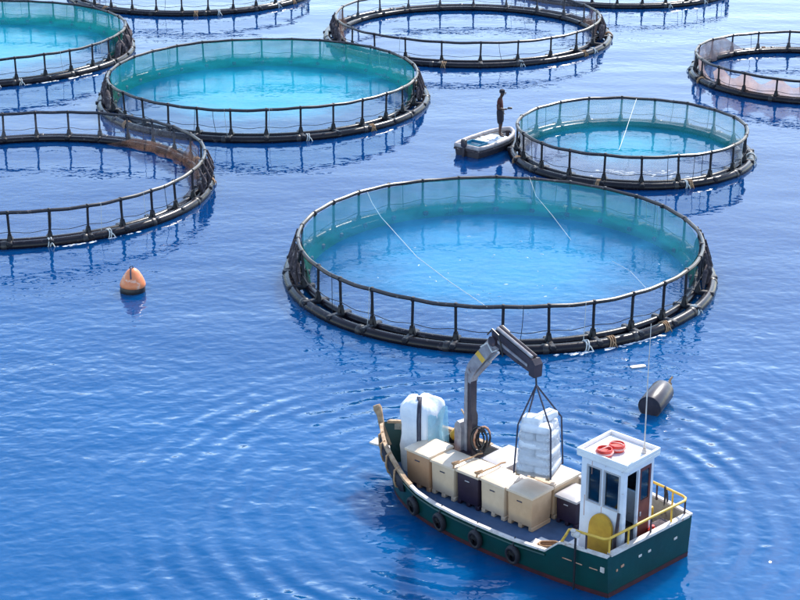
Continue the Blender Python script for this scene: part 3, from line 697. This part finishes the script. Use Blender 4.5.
# lashings across the lids
for (u, lab) in ((4.40, 'tan rope lying over the lids beside the crane'), (3.77, 'tan knotted rope lying over the lids between crane and hanging sacks')):
    pts = [W(u + .02, -.80, ZB - .02), W(u + .03, -.76, ZB + .045), W(u + .0, -.5, ZB + .06), W(u - .03, -.25, ZB + .06), W(u - .02, -.06, ZB + .06), W(u - .05, .05, ZB + .05)]
    o = MB(); o.tube(pts, .02, 6)
    c = W(u + .03, -.72, ZB + .06)
    for q in range(4):
        a = q * 1.7; o.tube([c + Vector((.08 * math.cos(a + s), .05 * math.sin(a * 1.3 + s), .012 * q)) for s in (0, 1, 2, 3, 4, 5)], .016, 5)
    tag(o.build('lashing_rope', 'rope_tan'), lab, 'rope', 'ropes on the bin lids')
# pallet of sacks hanging from the crane
def sack_mesh(lx, ly, lz, seed):
    mb = MB(); rows = []; nu, nv = 14, 8
    for i in range(nv + 1):
        ph = -math.pi / 2 + math.pi * i / nv; row = []
        for j in range(nu):
            th = 2 * math.pi * j / nu
            sp = lambda c, e: math.copysign(abs(c) ** e, c)
            x = sp(math.cos(ph), .38) * sp(math.cos(th), .34); y = sp(math.cos(ph), .38) * sp(math.sin(th), .34); z = sp(math.sin(ph), .7)
            d = 1 + .10 * mnoise.noise(Vector((x * 2.2, y * 2.2, z * 2 + seed * 5))) + .06 * mnoise.noise(Vector((x * 6, y * 4, z * 5 + seed * 3)))
            row.append((x * lx / 2 * d, y * ly / 2 * d, z * lz / 2 * d))
        rows.append(row)
    return mb.grid(rows, True)
bag = on_boat('sack_pallet', 'stack of white sacks hanging from the crane on dark slings', 'sack stack', 2.74, -.10, 1.42, None, rz=R_(20)); bag.scale = (.88, .88, .84)
protos = [sack_mesh(.45, .86, .235, i) for i in range(4)]; po = [None] * 4
sacks_cb = None
mb = MB()
for i in (-1, 0, 1): mb.box((i * .36, 0, .03), (.09, .84, .06))
for i in range(5): mb.box((0, -.36 + .18 * i, .075), (.86, .13, .025))
mb.build('pallet', 'wood', bag)
cnt = 0
for ly in range(6):
    for s in (-1, 1):
        k = cnt % 4; cnt += 1
        if po[k] is None: o = po[k] = protos[k].build('sack', 'sack', bag, ang=180)
        else: o = inst(po[k], bag)
        j = lambda a: random.uniform(-a, a)
        z = .20 + ly * .205 + (.03 * s if ly == 5 else 0)
        o.scale = (1 - .03 * ly,) * 2 + (1,)
        if ly % 2 == 0: o.location = (s * .215 + j(.02), j(.03), z); o.rotation_euler = (j(.05), j(.05), j(.06))
        else: o.location = (j(.03), s * .215 + j(.02), z); o.rotation_euler = (j(.05), j(.05), math.pi / 2 + j(.06))
for s in (-1, 1):
    o = inst(po[s + 1], bag, (.12 * s, .16 * s, 1.42), 0); o.scale = (.72, .55, .9); o.rotation_euler = (.1 * s, .08, .5 + s)
rows = []
for q in range(15):
    z = .06 + q * .092; k_ = 1 - .028 * (z / .205); k_ *= (1 if q < 13 else .93 if q == 13 else .8); row = []
    for j in range(48):
        a = 2 * math.pi * j / 48; sp_ = lambda c: math.copysign(abs(c) ** .34, c)
        w_ = .455 * k_ * (1 + .05 * mnoise.noise(Vector((math.cos(a) * 3, math.sin(a) * 3, z * 5))) + .018 * math.sin(z * 31 + 2 * math.cos(a)))
        row.append((w_ * sp_(math.cos(a)), w_ * sp_(math.sin(a)), z + .02 * mnoise.noise(Vector((math.cos(a) * 2, math.sin(a) * 2, 5)))))
    rows.append(row)
MB().grid(rows, True).build('stretch_film', 'wrap', bag, uv=[(j * .06, p_[2]) for r_ in rows for j, p_ in enumerate(r_)], ang=180)
# slings and cable belong to the crane rig
CU, CV, BU, BV = 4.85, .25, 2.6, -.1
def CT(t, z, w=0.0):
    """point in the crane's vertical plane; w is a sideways offset"""
    a = W(CU, CV); b = W(BU, BV); d = (b - a); n_ = Vector((-d.y, d.x, 0)).normalized()
    return a + d * t + n_ * w + Vector((0, 0, z))
CL = (W(BU, BV) - W(CU, CV)).length
crane = thing('deck_crane', 'folding deck crane with grey boom and dark jib, standing amid the bins', 'crane', W(CU, CV, DECK + .002), 0)
cb = crane.location
def cp(t, z, w=0.): return CT(t, z, w) - cb
mb = MB(); mb.prism([(-.12, DECK + .002), (.12, DECK + .002), (.12, 1.05), (-.12, 1.05)], lambda a, b, t: cp(a / CL, b, t), -.28, .28)
mb.build('pedestal', 'cranedark', crane)
mb = MB(); mb.prism([(-.34, .9), (-.12, .9), (-.12, 1.55), (-.17, 1.68), (-.26, 1.70), (-.34, 1.60)], lambda a, b, t: cp(a / CL, b, t), -.17, .17); mb.build('guard_plate', 'cranegrey', crane)
mb = MB()
mb.prism([(-.125, .9), (-.02, .9), (-.03, 2.86), (-.115, 2.86)], lambda a, b, t: cp(a / CL, b, t), -.10, .10); co = mb.build('column', 'cranegrey', crane)
mb = MB(); mb.prism([(-.017, 1.0), (.13, 1.0), (.125, 1.9), (.075, 2.0), (.075, 2.7), (-.017, 2.7)], lambda a, b, t: cp(a / CL, b, t), -.08, .08); mb.build('column_ram', 'cranedark', co)
# boom
bo_poly = [(-.12, 2.68), (.06, 2.64), (.11, 2.80), (.22, 2.98), (.80, 3.68), (.84, 3.80), (.78, 3.92), (.68, 3.92), (.10, 3.26), (-.04, 3.06), (-.11, 2.88)]
mb = MB(); mb.prism(bo_poly, lambda a, b, t: cp(a / CL, b, t), -.09, .09); boom = mb.build('boom', 'cranegrey', crane)
def lerp2(p, q, t): return (p[0] + (q[0] - p[0]) * t, p[1] + (q[1] - p[1]) * t)
lo = [(.22, 2.98), (.80, 3.68)]; hi = [(.10, 3.26), (.68, 3.92)]
mb = MB(); mb.prism([lerp2(*lo, .36), lerp2(*lo, .52), lerp2(*hi, .33), lerp2(*hi, .17)], lambda a, b, t: cp(a / CL, b, t), -.093, .093); mb.build('yellow_band', 'yellow', boom)
# ram under the boom
mb = MB(); mb.tube([cp(.10 / CL, 2.80), cp(.55 / CL, 3.30)], .055, 10); rm = mb.build('boom_ram', 'cranegrey', crane)
MB().tube([cp(.55 / CL, 3.30), cp(.82 / CL, 3.58)], .035, 10).build('ram_rod', 'chrome', rm)
# knuckle
mb = MB(); mb.lathe([(.11, -.14), (.11, .14)], 16, cp(.76 / CL, 3.84), Matrix.Rotation(math.atan2((W(BU, BV) - W(CU, CV)).y, (W(BU, BV) - W(CU, CV)).x), 3, 'Z') @ Matrix.Rotation(R_(90), 3, 'X'))
mb.build('knuckle', 'cranedark', crane)
tipa, tipz = 2.02, 3.62
mb = MB(); mb.prism([(.70, 3.78), (.92, 3.72), (1.40, 3.60), (1.84, 3.52), (1.98, 3.52), (2.00, 3.74), (1.90, 3.80), (.82, 4.10), (.70, 4.04)], lambda a, b, t: cp(a / CL, b, t), -.085, .085)
jib = mb.build('jib', 'cranedark', crane)
mb = MB(); mb.prism([(1.86, 3.46), (2.02, 3.44), (2.04, 3.72), (1.95, 3.82), (1.86, 3.80)], lambda a, b, t: cp(a / CL, b, t), -.105, .105); mb.build('tip_head', 'cranedark', jib)
for w in (-.092, .092):
    mb = MB(); mb.prism([(.90, 3.84), (1.80, 3.62), (1.80, 3.67), (.90, 3.90)], lambda a, b, t: cp(a / CL, b, t), w - .012, w + .012); mb.build('stiffener', 'cranegrey', jib)
    for a in ():
        mb = MB(); mb.prism([(a - .02, 4.03 - (a - .86) * .29), (a + .03, 4.015 - (a - .86) * .29), (a + .03, 3.60 - (a - .86) * .12), (a - .02, 3.61 - (a - .86) * .12)], lambda p, b, t: cp(p / CL, b, t), w - .006, w + .006); mb.build('rib', 'cranedark', jib)
MB().tube([cp(.82 / CL, 4.13, -.04), cp(1.88 / CL, 3.84, -.04)], .036, 8).build('extension_ram', 'cranegrey', jib)
MB().tube([cp(.80 / CL, 4.14, .05), cp(1.90 / CL, 3.84, .05)], .032, 8).build('extension_ram', 'cranedark', jib)
for w in (-.13, .13):
    MB().tube([cp(.62 / CL, 3.95, w), cp(.78 / CL, 4.12, w * 1.1), cp(.98 / CL, 4.05, w * 1.15), cp(1.08 / CL, 3.78, w * 1.1), cp(1.1 / CL, 3.62, w)], .018, 6).build('hose', 'black', jib)
    MB().tube([cp(.40 / CL, 3.6, w * .9), cp(.66 / CL, 3.78, w * 1.3), cp(.80 / CL, 3.62, w * 1.2), cp(.92 / CL, 3.70, w)], .015, 6).build('hose', 'rope_white' if w < 0 else 'black', jib)
for q in range(7):       # hose loops round the foot of the column
    r_ = .16 + .03 * (q % 3); c_ = cp(.30 / CL, 1.42 + .05 * q, .12 - .03 * q)
    MB().tube([c_ + Vector((r_ * math.cos(s) * .8, r_ * .35 * math.sin(s * 1.0 + q), r_ * 1.35 * math.sin(s) - .05 * q)) for s in [2 * math.pi * k_ / 14 for k_ in range(14)]], .022, 6, True).build('hose_loop', 'black' if q != 2 else 'rust', crane)
# cable, hook and slings
hook = cp(1.98 / CL, 3.26)
MB().tube([cp(1.96 / CL, 3.5), hook], .02, 6).build('cable', 'rope_dark', crane)
bagz = Matrix.Rotation(BA + R_(20), 3, 'Z')
for (x, y) in ((.40, .40), (.40, -.40), (-.40, .40), (-.40, -.40)):
    lowp = Vector(bag.location) + bagz @ Vector((x * .98, y * .98, .05)) - cb
    midp = Vector(bag.location) + bagz @ Vector((x * .86, y * .86, 1.12)) - cb
    MB().tube([hook, midp, lowp], .019, 5).build('sling', 'strap', crane)

# white hooded load at the bow
hood = on_boat('wrapped_load', 'tall load wrapped in white plastic with a dark strap, at the bow', 'wrapped load', 6.02, -.02, DECK + .002, None, rz=R_(8))
rows = []; nu = 44
levels = [(.0, .93), (.12, .97), (.35, .95), (.6, .98), (.85, .95), (1.1, .98), (1.3, 1.02), (1.42, .99), (1.52, .93), (1.60, .80), (1.655, .58), (1.675, .3)]
for z, s in levels:
    row = []
    for j in range(nu):
        a = 2 * math.pi * j / nu
        sp = lambda c, e: math.copysign(abs(c) ** e, c)
        x, y = sp(math.cos(a), .45), sp(math.sin(a), .45)
        nz = mnoise.noise(Vector((x * 1.8, y * 1.8, z * 1.6))) * .16 + .08 * mnoise.noise(Vector((x * 6, y * 6, z * 2.2)))
        zz = z + .08 * mnoise.noise(Vector((x * 1.5 + 4, y * 1.5, 1))) * (z > 1.3)
        row.append((x * .38 * s * (1 + nz), y * .38 * s * (1 + nz), zz))
    rows.append(row)
mb = MB().grid(rows, True); mb.add(rows[-1], [tuple(range(nu))]); mb.build('hood', 'film', hood, ang=70)
def hood_pt(a, i, k=1.025):
    j = int(a / (2 * math.pi) * nu) % nu; p_ = Vector(rows[i][j]); return Vector((p_.x * k, p_.y * k, p_.z + (.012 if i > 7 else 0)))
for a_ in (1.72, 1.86):
    MB().tube([hood_pt(a_, i) for i in range(len(rows))], .024, 6).build('strap', 'strap', hood)
sheet = [[(-.40 - .05 * math.sin(i * .9) * t_ - .06 * t_, -.40 + .75 * i / 12, 1.42 - .95 * t_ + .06 * math.sin(i * .7)) for i in range(13)] for t_ in (0, .2, .4, .6, .8, 1)]
MB().grid(sheet).build('film_sheet', 'bluefilm', hood, uv=[(p_[1], p_[2]) for r_ in sheet for p_ in r_], ang=180)
MB().tube([(-.10, .12, 1.64), (-.04, .18, 1.68), (.02, .12, 1.71), (-.06, .08, 1.70)], .03, 6).build('knot', 'strap', hood)
# small things around the crane foot and bow
o = MB().tube([W(5.55, .75, 1.62), W(5.2, .55, 1.55), W(4.93, .30, 1.50)], .022, 6).build('boat_hook', 'wood'); tag(o, 'wooden pole lying between the wrapped load and crane', 'pole')
tb = on_boat('black_tub', 'black tub behind the tan bin beside the crane', 'tub', 5.50, .52, DECK + .002)
mb = MB(); mb.lathe([(.22, 0), (.27, .62), (.30, .64), (.30, .68), (.26, .68), (.24, .62), (.2, .1), (.0, .09)], 20); mb.build('body', 'black', tb)
fl = MB(); fl.lathe([(.0, -.13), (.07, -.11), (.12, -.04), (.12, .04), (.07, .11), (.03, .13), (.03, .17), (0, .17)], 14)
o = fl.build('small_float', 'mustard'); o.location = W(5.50, .50, DECK + .78); tag(o, 'small yellow float resting in the black tub', 'float')
# board, coil and loose gear on the after deck
o = MB().rbox((0, 0, 0), (.72, .40, .05), .012, 1).build('hatch_board', 'cap'); o.location = W(1.78, -1.02, DECK + .03); o.rotation_euler = (0, 0, BA + .12); tag(o, 'off-white board lying on the deck beside the cream bin', 'board')
co = MB(); 
for q in range(4):
    r_ = .17 - .02 * (q % 2); co.tube([(r_ * 1.3 * math.cos(s), r_ * .8 * math.sin(s), .02 + .028 * q + .01 * math.sin(3 * s)) for s in [2 * math.pi * k_ / 18 for k_ in range(18)]], .017, 6, True)
o = co.build('rope_coil', 'rope_tan'); o.location = W(1.70, -1.02, DECK + .056); tag(o, 'coil of tan rope on the off-white deck board', 'rope coil')
# mustard rounded board against the cabin wall
yb = MB(); poly = [(-.27, 0)] + [(.27 * -math.cos(a), .72 + .30 * math.sin(a)) for a in [math.pi * i / 14 for i in range(15)]] + [(.27, 0)]
yb.prism(poly, lambda a, b, t: (a, t + .10 * (1 - b / 1.02), b), -.03, .03)
o = yb.build('rounded_board', 'mustard'); o.location = W(.72, V0 - .08, DECK + .004); o.rotation_euler = (0, 0, BA); tag(o, 'mustard yellow round-topped board leaning on the cabin wall', 'board')
o = MB().tube([(0, 0, 0), (.02, -.03, .6), (0, -.09, 1.15)], .03, 6).build('deck_brush', 'cranedark'); o.location = W(.36, V0 - .13, DECK + .004); o.rotation_euler = (0, 0, BA); tag(o, 'dark brush handle standing next to the mustard board', 'brush')
# two red drums on the roof
for (u, v, rz, lab) in ((.83, -.10, .3, 'red round tub on the cabin roof, farther from its edge'), (.88, -.44, 1.4, 'red round tub at the cabin roof\'s edge')):
    t_ = on_boat('red_tub', lab, 'tub', u, v, ZT + .09, 'red tubs on the cabin roof', rz)
    mb = MB(); mb.lathe([(.135, 0), (.15, .015), (.16, .13), (.15, .145), (.135, .145), (.125, .10), (.02, .095), (0, .095)], 20); mb.build('body', 'red', t_)
    MB().tube([(.163 * math.cos(a), .163 * math.sin(a), .075) for a in [2 * math.pi * i / 20 for i in range(20)]], .022, 6, True).build('band', 'redpale', t_)
    MB().tube([(-.15, 0, .13), (-.08, .02, .17), (.08, .02, .17), (.15, 0, .13)], .012, 5).build('handle', 'redpale', t_)
# gear inside the stern rail
o = MB(); o.lathe([(.10, 0), (.13, .04), (.13, .42), (.09, .50), (.04, .52), (.04, .58), (0, .58)], 16); o = o.build('red_canister', 'red'); o.location = W(.20, .34, DECK + .003); tag(o, 'red canister standing inside the stern rail', 'canister')
t_ = on_boat('net_pile', 'small heap of mixed net and rags by the stern rail', 'net heap', .24, .72, DECK + .002)
mb = sack_mesh(.42, .5, .5, 8); mb.v = [(x, y, z + .24) for x, y, z in mb.v]; mb.build('heap', 'bundle', t_, ang=60)
o = MB().rbox((0, 0, .32), (.28, .34, .64), .04, 2).build('yellow_crate', 'mustard'); o.location = W(.72, .78, DECK + .002); o.rotation_euler = (0, 0, BA); tag(o, 'yellow crate beside the maroon cabin door', 'crate')

# ------------------------------------------------------------ dinghy with standing person
DA = R_(52); DO = Vector((2.98 + .42 * math.cos(R_(52)), 59.72 + .42 * math.sin(R_(52)), 0))
din = thing('dinghy', 'small off-white dinghy moored against the smallest cage', 'dinghy', DO, DA); din.scale = (.77, .88, 1)
def dout(s): return interp(s, [(-1.75, .62), (-1.2, .70), (-.3, .74), (.5, .70), (1.1, .56), (1.5, .36), (1.72, .12), (1.78, .02)])
ds = [-1.75, -1.5, -1.2, -.8, -.3, .1, .5, .8, 1.1, 1.3, 1.5, 1.62, 1.72, 1.78]
sh = lambda s: .36 + .03 * max(0, s) ** 2
rows = []
for s in ds:
    b = dout(s); G = sh(s)
    half_ = [(b, G), (b * .97, G * .55), (b * .9, .0), (b * .6, -.12), (0, -.16)]
    rows.append([(s, y, z) for y, z in half_] + [(s, -y, z) for y, z in reversed(half_[:-1])])
mb = MB().grid(rows); mb.add(rows[0], [tuple(range(len(rows[0])))]); mb.build('hull', 'drum', din, ang=45)
rows = []
for s in ds[:-2]:
    b = max(.02, dout(s) - .07)
    rows.append([(s + .04, b, sh(s) - .005), (s + .04, b * .9, .10), (s + .04, 0, .07), (s + .04, -b * .9, .10), (s + .04, -b, sh(s) - .005)])
MB().grid(rows).build('inside', 'white', din, ang=45)
pts = [(s, dout(s) - .02, sh(s)) for s in ds] + [(s, -dout(s) + .02, sh(s)) for s in reversed(ds)]
MB().tube(pts, .085, 8, True).build('gunwale', 'tube', din, ang=60)
MB().tube([(p[0] - (.02 if p[0] < 0 else -.02), p[1] * 1.06, p[2] - .12) for p in pts], .045, 6, True).build('rub_rail', 'bundle', din, ang=60)
for s in (-.75, .35):
    MB().rbox((s, 0, .29), (.26, dout(s) * 1.8, .05), .012, 1).build('thwart', 'white', din)
mb = MB(); mb.grid([[(.05 + .95 * i / 8, -.48 + .96 * j / 8, .33 + .04 * mnoise.noise(Vector((i * .6, j * .6, 3)))) for j in range(9)] for i in range(9)]); mb.build('tarp', 'palegrey', din, ang=80)
mb = MB(); mb.grid([[(-.62 + .6 * i / 8, -.5 + .95 * j / 8, .34 + .05 * mnoise.noise(Vector((i * .6, j * .6, 7)))) for j in range(9)] for i in range(9)]); mb.build('tarp', 'white', din, ang=80)
mb = MB(); mb.rbox((-1.84, .1, .50), (.20, .24, .30), .05, 2); mb.rbox((-1.86, .1, .18), (.10, .10, .5), .02, 1); mb.build('outboard_motor', 'drum', din)
cr = thing('teal_crate', 'teal crate lying open in the dinghy', 'crate', DO + Vector((math.cos(DA) * -.86, math.sin(DA) * -.86, .12)), DA)
mb = MB()
for (x, y, lx, ly) in ((0, .33, .62, .03), (0, -.33, .62, .03), (.295, 0, .03, .63), (-.295, 0, .03, .63)): mb.box((x, y, .15), (lx, ly, .30))
mb.box((0, 0, .02), (.56, .62, .03)); mb.build('body', 'teal', cr)

def person():
    F = DO + Vector((math.cos(DA) * .56 - math.sin(DA) * -.10, math.sin(DA) * .56 + math.cos(DA) * -.10, .36))
    t = thing('person', 'person in dark shorts standing in the dinghy, looking down at one hand', 'person', F, R_(-12))
    # x is forward
    P = dict(pel=(0, 0, .90), bel=(-.01, 0, 1.05), che=(-.03, 0, 1.26), nec=(.0, 0, 1.45), chin=(.05, 0, 1.53), hea=(.065, 0, 1.60), top=(.05, 0, 1.69),
             hL=(0, .10, .86), kL=(.03, .12, .47), aL=(-.04, .13, .07), tL=(.12, .14, .03), hR=(0, -.10, .86), kR=(.02, -.11, .47), aR=(.02, -.12, .07), tR=(.18, -.13, .03),
             sL=(-.03, .17, 1.38), eL=(-.06, .23, 1.12), wL=(.06, .22, .90), dL=(.10, .21, .82), sR=(-.03, -.17, 1.38), eR=(-.04, -.22, 1.11), wR=(.19, -.17, 1.06), dR=(.27, -.15, 1.08))
    rad = dict(pel=.125, bel=.115, che=.135, nec=.055, chin=.062, hea=.088, top=.062, hL=.095, kL=.06, aL=.042, tL=.034, hR=.095, kR=.06, aR=.042, tR=.034,
               sL=.062, eL=.043, wL=.030, dL=.034, sR=.062, eR=.043, wR=.030, dR=.034)
    E_ = ['pel-bel', 'bel-che', 'che-nec', 'nec-chin', 'chin-hea', 'hea-top', 'pel-hL', 'hL-kL', 'kL-aL', 'aL-tL', 'pel-hR', 'hR-kR', 'kR-aR', 'aR-tR', 'che-sL', 'sL-eL', 'eL-wL', 'wL-dL', 'che-sR', 'sR-eR', 'eR-wR', 'wR-dR']
    def skinned(keys, edges, radii, name, mat, pts=P):
        idx = {k_: i for i, k_ in enumerate(keys)}
        me = bpy.data.meshes.new(name); me.from_pydata([pts[k_] for k_ in keys], [(idx[e.split('-')[0]], idx[e.split('-')[1]]) for e in edges], [])
        ob = bpy.data.objects.new(name, me); C.objects.link(ob)
        ob.modifiers.new('skin', 'SKIN'); sub = ob.modifiers.new('sub', 'SUBSURF'); sub.levels = 2; sub.render_levels = 2
        for i, k_ in enumerate(keys):
            sv_ = me.skin_vertices[0].data[i]; sv_.radius = (radii[k_], radii[k_]); sv_.use_root = (i == 0)
        dg = bpy.context.evaluated_depsgraph_get(); new = bpy.data.meshes.new_from_object(ob.evaluated_get(dg))
        bpy.data.objects.remove(ob)
        return new
    body = skinned(list(P), E_, rad, 'body_src', 'skin')
    mb = MB(); mb.v = [tuple(v.co) for v in body.vertices]; mb.f = [tuple(p.vertices) for p in body.polygons]
    # fingers, nose, ears joined to the same mesh
    for (w, d, up_) in ((P['wR'], P['dR'], Vector((0, 0, 1))), (P['wL'], P['dL'], Vector((1, 0, 0)))):
        w, d = Vector(w), Vector(d); ax_ = (d - w).normalized(); sd_ = ax_.cross(up_).normalized(); nn = sd_.cross(ax_)
        for q, ln in ((-1.5, .065), (-.5, .08), (.5, .075), (1.5, .055)):
            b0 = d + sd_ * q * .018 - ax_ * .01
            mb.tube([b0, b0 + ax_ * ln * .55, b0 + ax_ * ln * .9 + nn * ln * .35], [.010, .009, .007], 6)
        mb.tube([w + sd_ * .02, w + sd_ * .055 + ax_ * .03, w + sd_ * .06 + ax_ * .075 + nn * .02], [.012, .011, .008], 6)
    mb.tube([(.145, 0, 1.615), (.172, 0, 1.585), (.145, 0, 1.578)], [.008, .016, .01], 6)
    for s in (-1, 1): mb.lathe([(.0, -.01), (.025, 0), (0, .012)], 8, (.05, s * .088, 1.60), Matrix.Rotation(R_(90), 3, 'X'))
    mb.build('body', 'skin', t, ang=80)
    for s in (-1, 1): MB().lathe([(0, -.008), (.010, 0), (0, .008)], 8, (.138, s * .033, 1.622)).build('eye', 'black', t)
    MB().tube([(.132, -.025, 1.55), (.142, 0, 1.552), (.132, .025, 1.55)], .006, 5).build('mouth', 'shirt', t)
    tk = ['bel', 'low', 'che', 'sL', 'eL2', 'sR', 'eR2', 'nk']
    P2 = dict(P, low=(0, 0, .86), eL2=(-.05, .21, 1.22), eR2=(-.04, -.205, 1.22), nk=(-.01, 0, 1.42))
    r2 = dict(rad, low=.14, bel=.132, che=.15, sL=.076, sR=.076, eL2=.062, eR2=.062, nk=.075)
    m_ = skinned(tk, ['low-bel', 'bel-che', 'che-nk', 'che-sL', 'sL-eL2', 'che-sR', 'sR-eR2'], r2, 'shirt_src', 'shirt', P2)
    b2_ = MB(); b2_.v = [tuple(v.co) for v in m_.vertices]; b2_.f = [tuple(p.vertices) for p in m_.polygons]; b2_.build('shirt', 'shirt', t, ang=80)
    P3 = dict(P, w=(0, 0, 1.06), k1=(.02, .115, .46), k2=(.02, -.11, .46)); r3 = dict(rad, w=.15, pel=.16, hL=.128, hR=.128, k1=.112, k2=.112)
    m_ = skinned(['pel', 'w', 'hL', 'k1', 'hR', 'k2'], ['pel-w', 'pel-hL', 'hL-k1', 'pel-hR', 'hR-k2'], r3, 'shorts_src', 'shorts', P3)
    b3_ = MB(); b3_.v = [tuple(v.co) for v in m_.vertices]; b3_.f = [tuple(p.vertices) for p in m_.polygons]; b3_.build('shorts', 'shorts', t, ang=80)
    cpm = MB(); cpm.lathe([(.100, 0), (.104, .05), (.096, .10), (.05, .125), (0, .128)], 16, (.05, 0, 1.64)); cpm.prism([(.10, 1.645), (.21, 1.625), (.21, 1.637), (.10, 1.66)], lambda a, b, t_: (a, t_, b), -.06, .06)
    cpm.build('cap', 'shorts', t)
    ph = MB().rbox((0, 0, 0), (.17, .09, .07), .02, 2).build('feed_scoop', 'black')
    rot = Matrix.Rotation(R_(-12), 3, 'Z'); ph.location = F + rot @ Vector((.37, -.145, 1.115)); tag(ph, 'dark scoop held in the standing person\'s hand', 'scoop')
person()

# ------------------------------------------------------------ buoy, drum, drift
by = thing('mooring_buoy', 'orange conical buoy with black base floating alone', 'buoy', (-7.60, 45.25, 0), .4); by.scale = (1.04, 1.04, .86)
tl_ = Matrix.Rotation(R_(3), 3, 'Y')
mb = MB(); mb.lathe([(.0, -.25), (.28, -.2), (.345, -.02), (.345, .12), (.335, .17)], 28, (0, 0, 0), tl_); mb.build('base', 'black', by)
mb = MB(); mb.lathe([(.325, .165), (.35, .19), (.352, .25), (.335, .33), (.27, .50), (.17, .68), (.10, .76), (.05, .785), (0, .79)], 28, (0, 0, 0), tl_); mb.build('cone', 'orange', by, ang=60)
MB().tube([(-.02, -.03, .80), (-.06, -.13, .72), (-.08, -.20, .60), (-.09, -.245, .52)], .022, 6).build('strap', 'strap', by)
MB().tube([(.05 * math.cos(a), .0, .82 + .04 * math.sin(a)) for a in [2 * math.pi * i / 10 for i in range(10)]], .014, 6, True).build('lifting_eye', 'black', by)

dm = thing('floating_drum', 'dark open-ended plastic drum half sunk near the large cage', 'drum', (6.16, 37.28, 0), 0)
ax3 = Vector((.45, .88, .06)).normalized(); rot = ax3.to_track_quat('Z', 'Y').to_matrix()
mb = MB(); mb.lathe([(.265, -.50), (.28, -.52), (.29, -.50), (.29, .40), (.27, .47), (.20, .495), (0, .50)], 30, (0, 0, .235), rot)
mb.lathe([(.265, -.50), (.26, .2), (.0, .2)], 30, (0, 0, .235), rot); mb.build('body', 'drum', dm, ang=40)
e = Vector((0, 0, .16)) + ax3 * .50
MB().tube([e, e + Vector((.05, .08, .02)), e + Vector((.12, .13, .0)), e + Vector((.16, .22, .07)), e + Vector((.20, .30, .20)), e + Vector((.26, .36, .26))], [.05, .09, .08, .05, .03, .025], 7).build('tether', 'rope_tan', dm, ang=60)
for q in range(5):
    MB().tube([e + Vector((.03 * q, .05 * q - .05, -.05)), e + Vector((.06 + .04 * q, .06 * q, .05 + .02 * q)), e + Vector((.14, .1 + .03 * q, -.06))], .022, 5).build('tether', 'rope_tan', dm)
o = sack_mesh(.42, .16, .05, 3); o.v = [(x, y, z + .012) for x, y, z in o.v]; o = o.build('drift_scrap', 'cap'); o.location = (6.05, 39.75, 0); o.rotation_euler = (0, 0, .3); tag(o, 'scrap of white foam drifting near the floating drum', 'scrap')

# drifting froth along the floats and inside the smallest cage
fm = MB(); rf_ = random.Random(5)
def froth(cx, cy, R, a0, a1, n_, spread, sz):
    for i in range(n_):
        a = R_(rf_.uniform(a0, a1)); r_ = R + abs(rf_.gauss(0, spread)); k_ = rf_.randint(5, 8); s_ = sz * rf_.uniform(.4, 1.3); x0, y0 = cx + r_ * math.cos(a), cy + r_ * math.sin(a); t0 = a + math.pi / 2
        ring = [(x0 + s_ * (math.cos(q) * 1.8 * math.cos(t0) - math.sin(q) * .6 * math.sin(t0)) * rf_.uniform(.7, 1.2), y0 + s_ * (math.cos(q) * 1.8 * math.sin(t0) + math.sin(q) * .6 * math.cos(t0)) * rf_.uniform(.7, 1.2), .004) for q in [2 * math.pi * j / k_ for j in range(k_)]]
        b_ = len(fm.v); fm.v += ring + [(x0, y0, .022)]; fm.f += [(b_ + j, b_ + (j + 1) % k_, b_ + k_) for j in range(k_)]
froth(2.89, 46.78, 6.32, -80, -48, 46, .05, .055)
froth(-12.69, 55.12, 6.42, -70, -45, 30, .05, .05)
froth(-18.97, 75.94, 6.95, -62, -35, 34, .06, .06)
froth(8.32, 59.3, 2.2, -125, -60, 80, .5, .05)
froth(2.89, 46.78, 1.0, 0, 360, 40, 1.6, .035)
fo = fm.build('sea_froth', 'froth'); fo['kind'] = 'stuff'; fo['label'] = 'white froth flecks along the cage floats'; fo['category'] = 'froth'
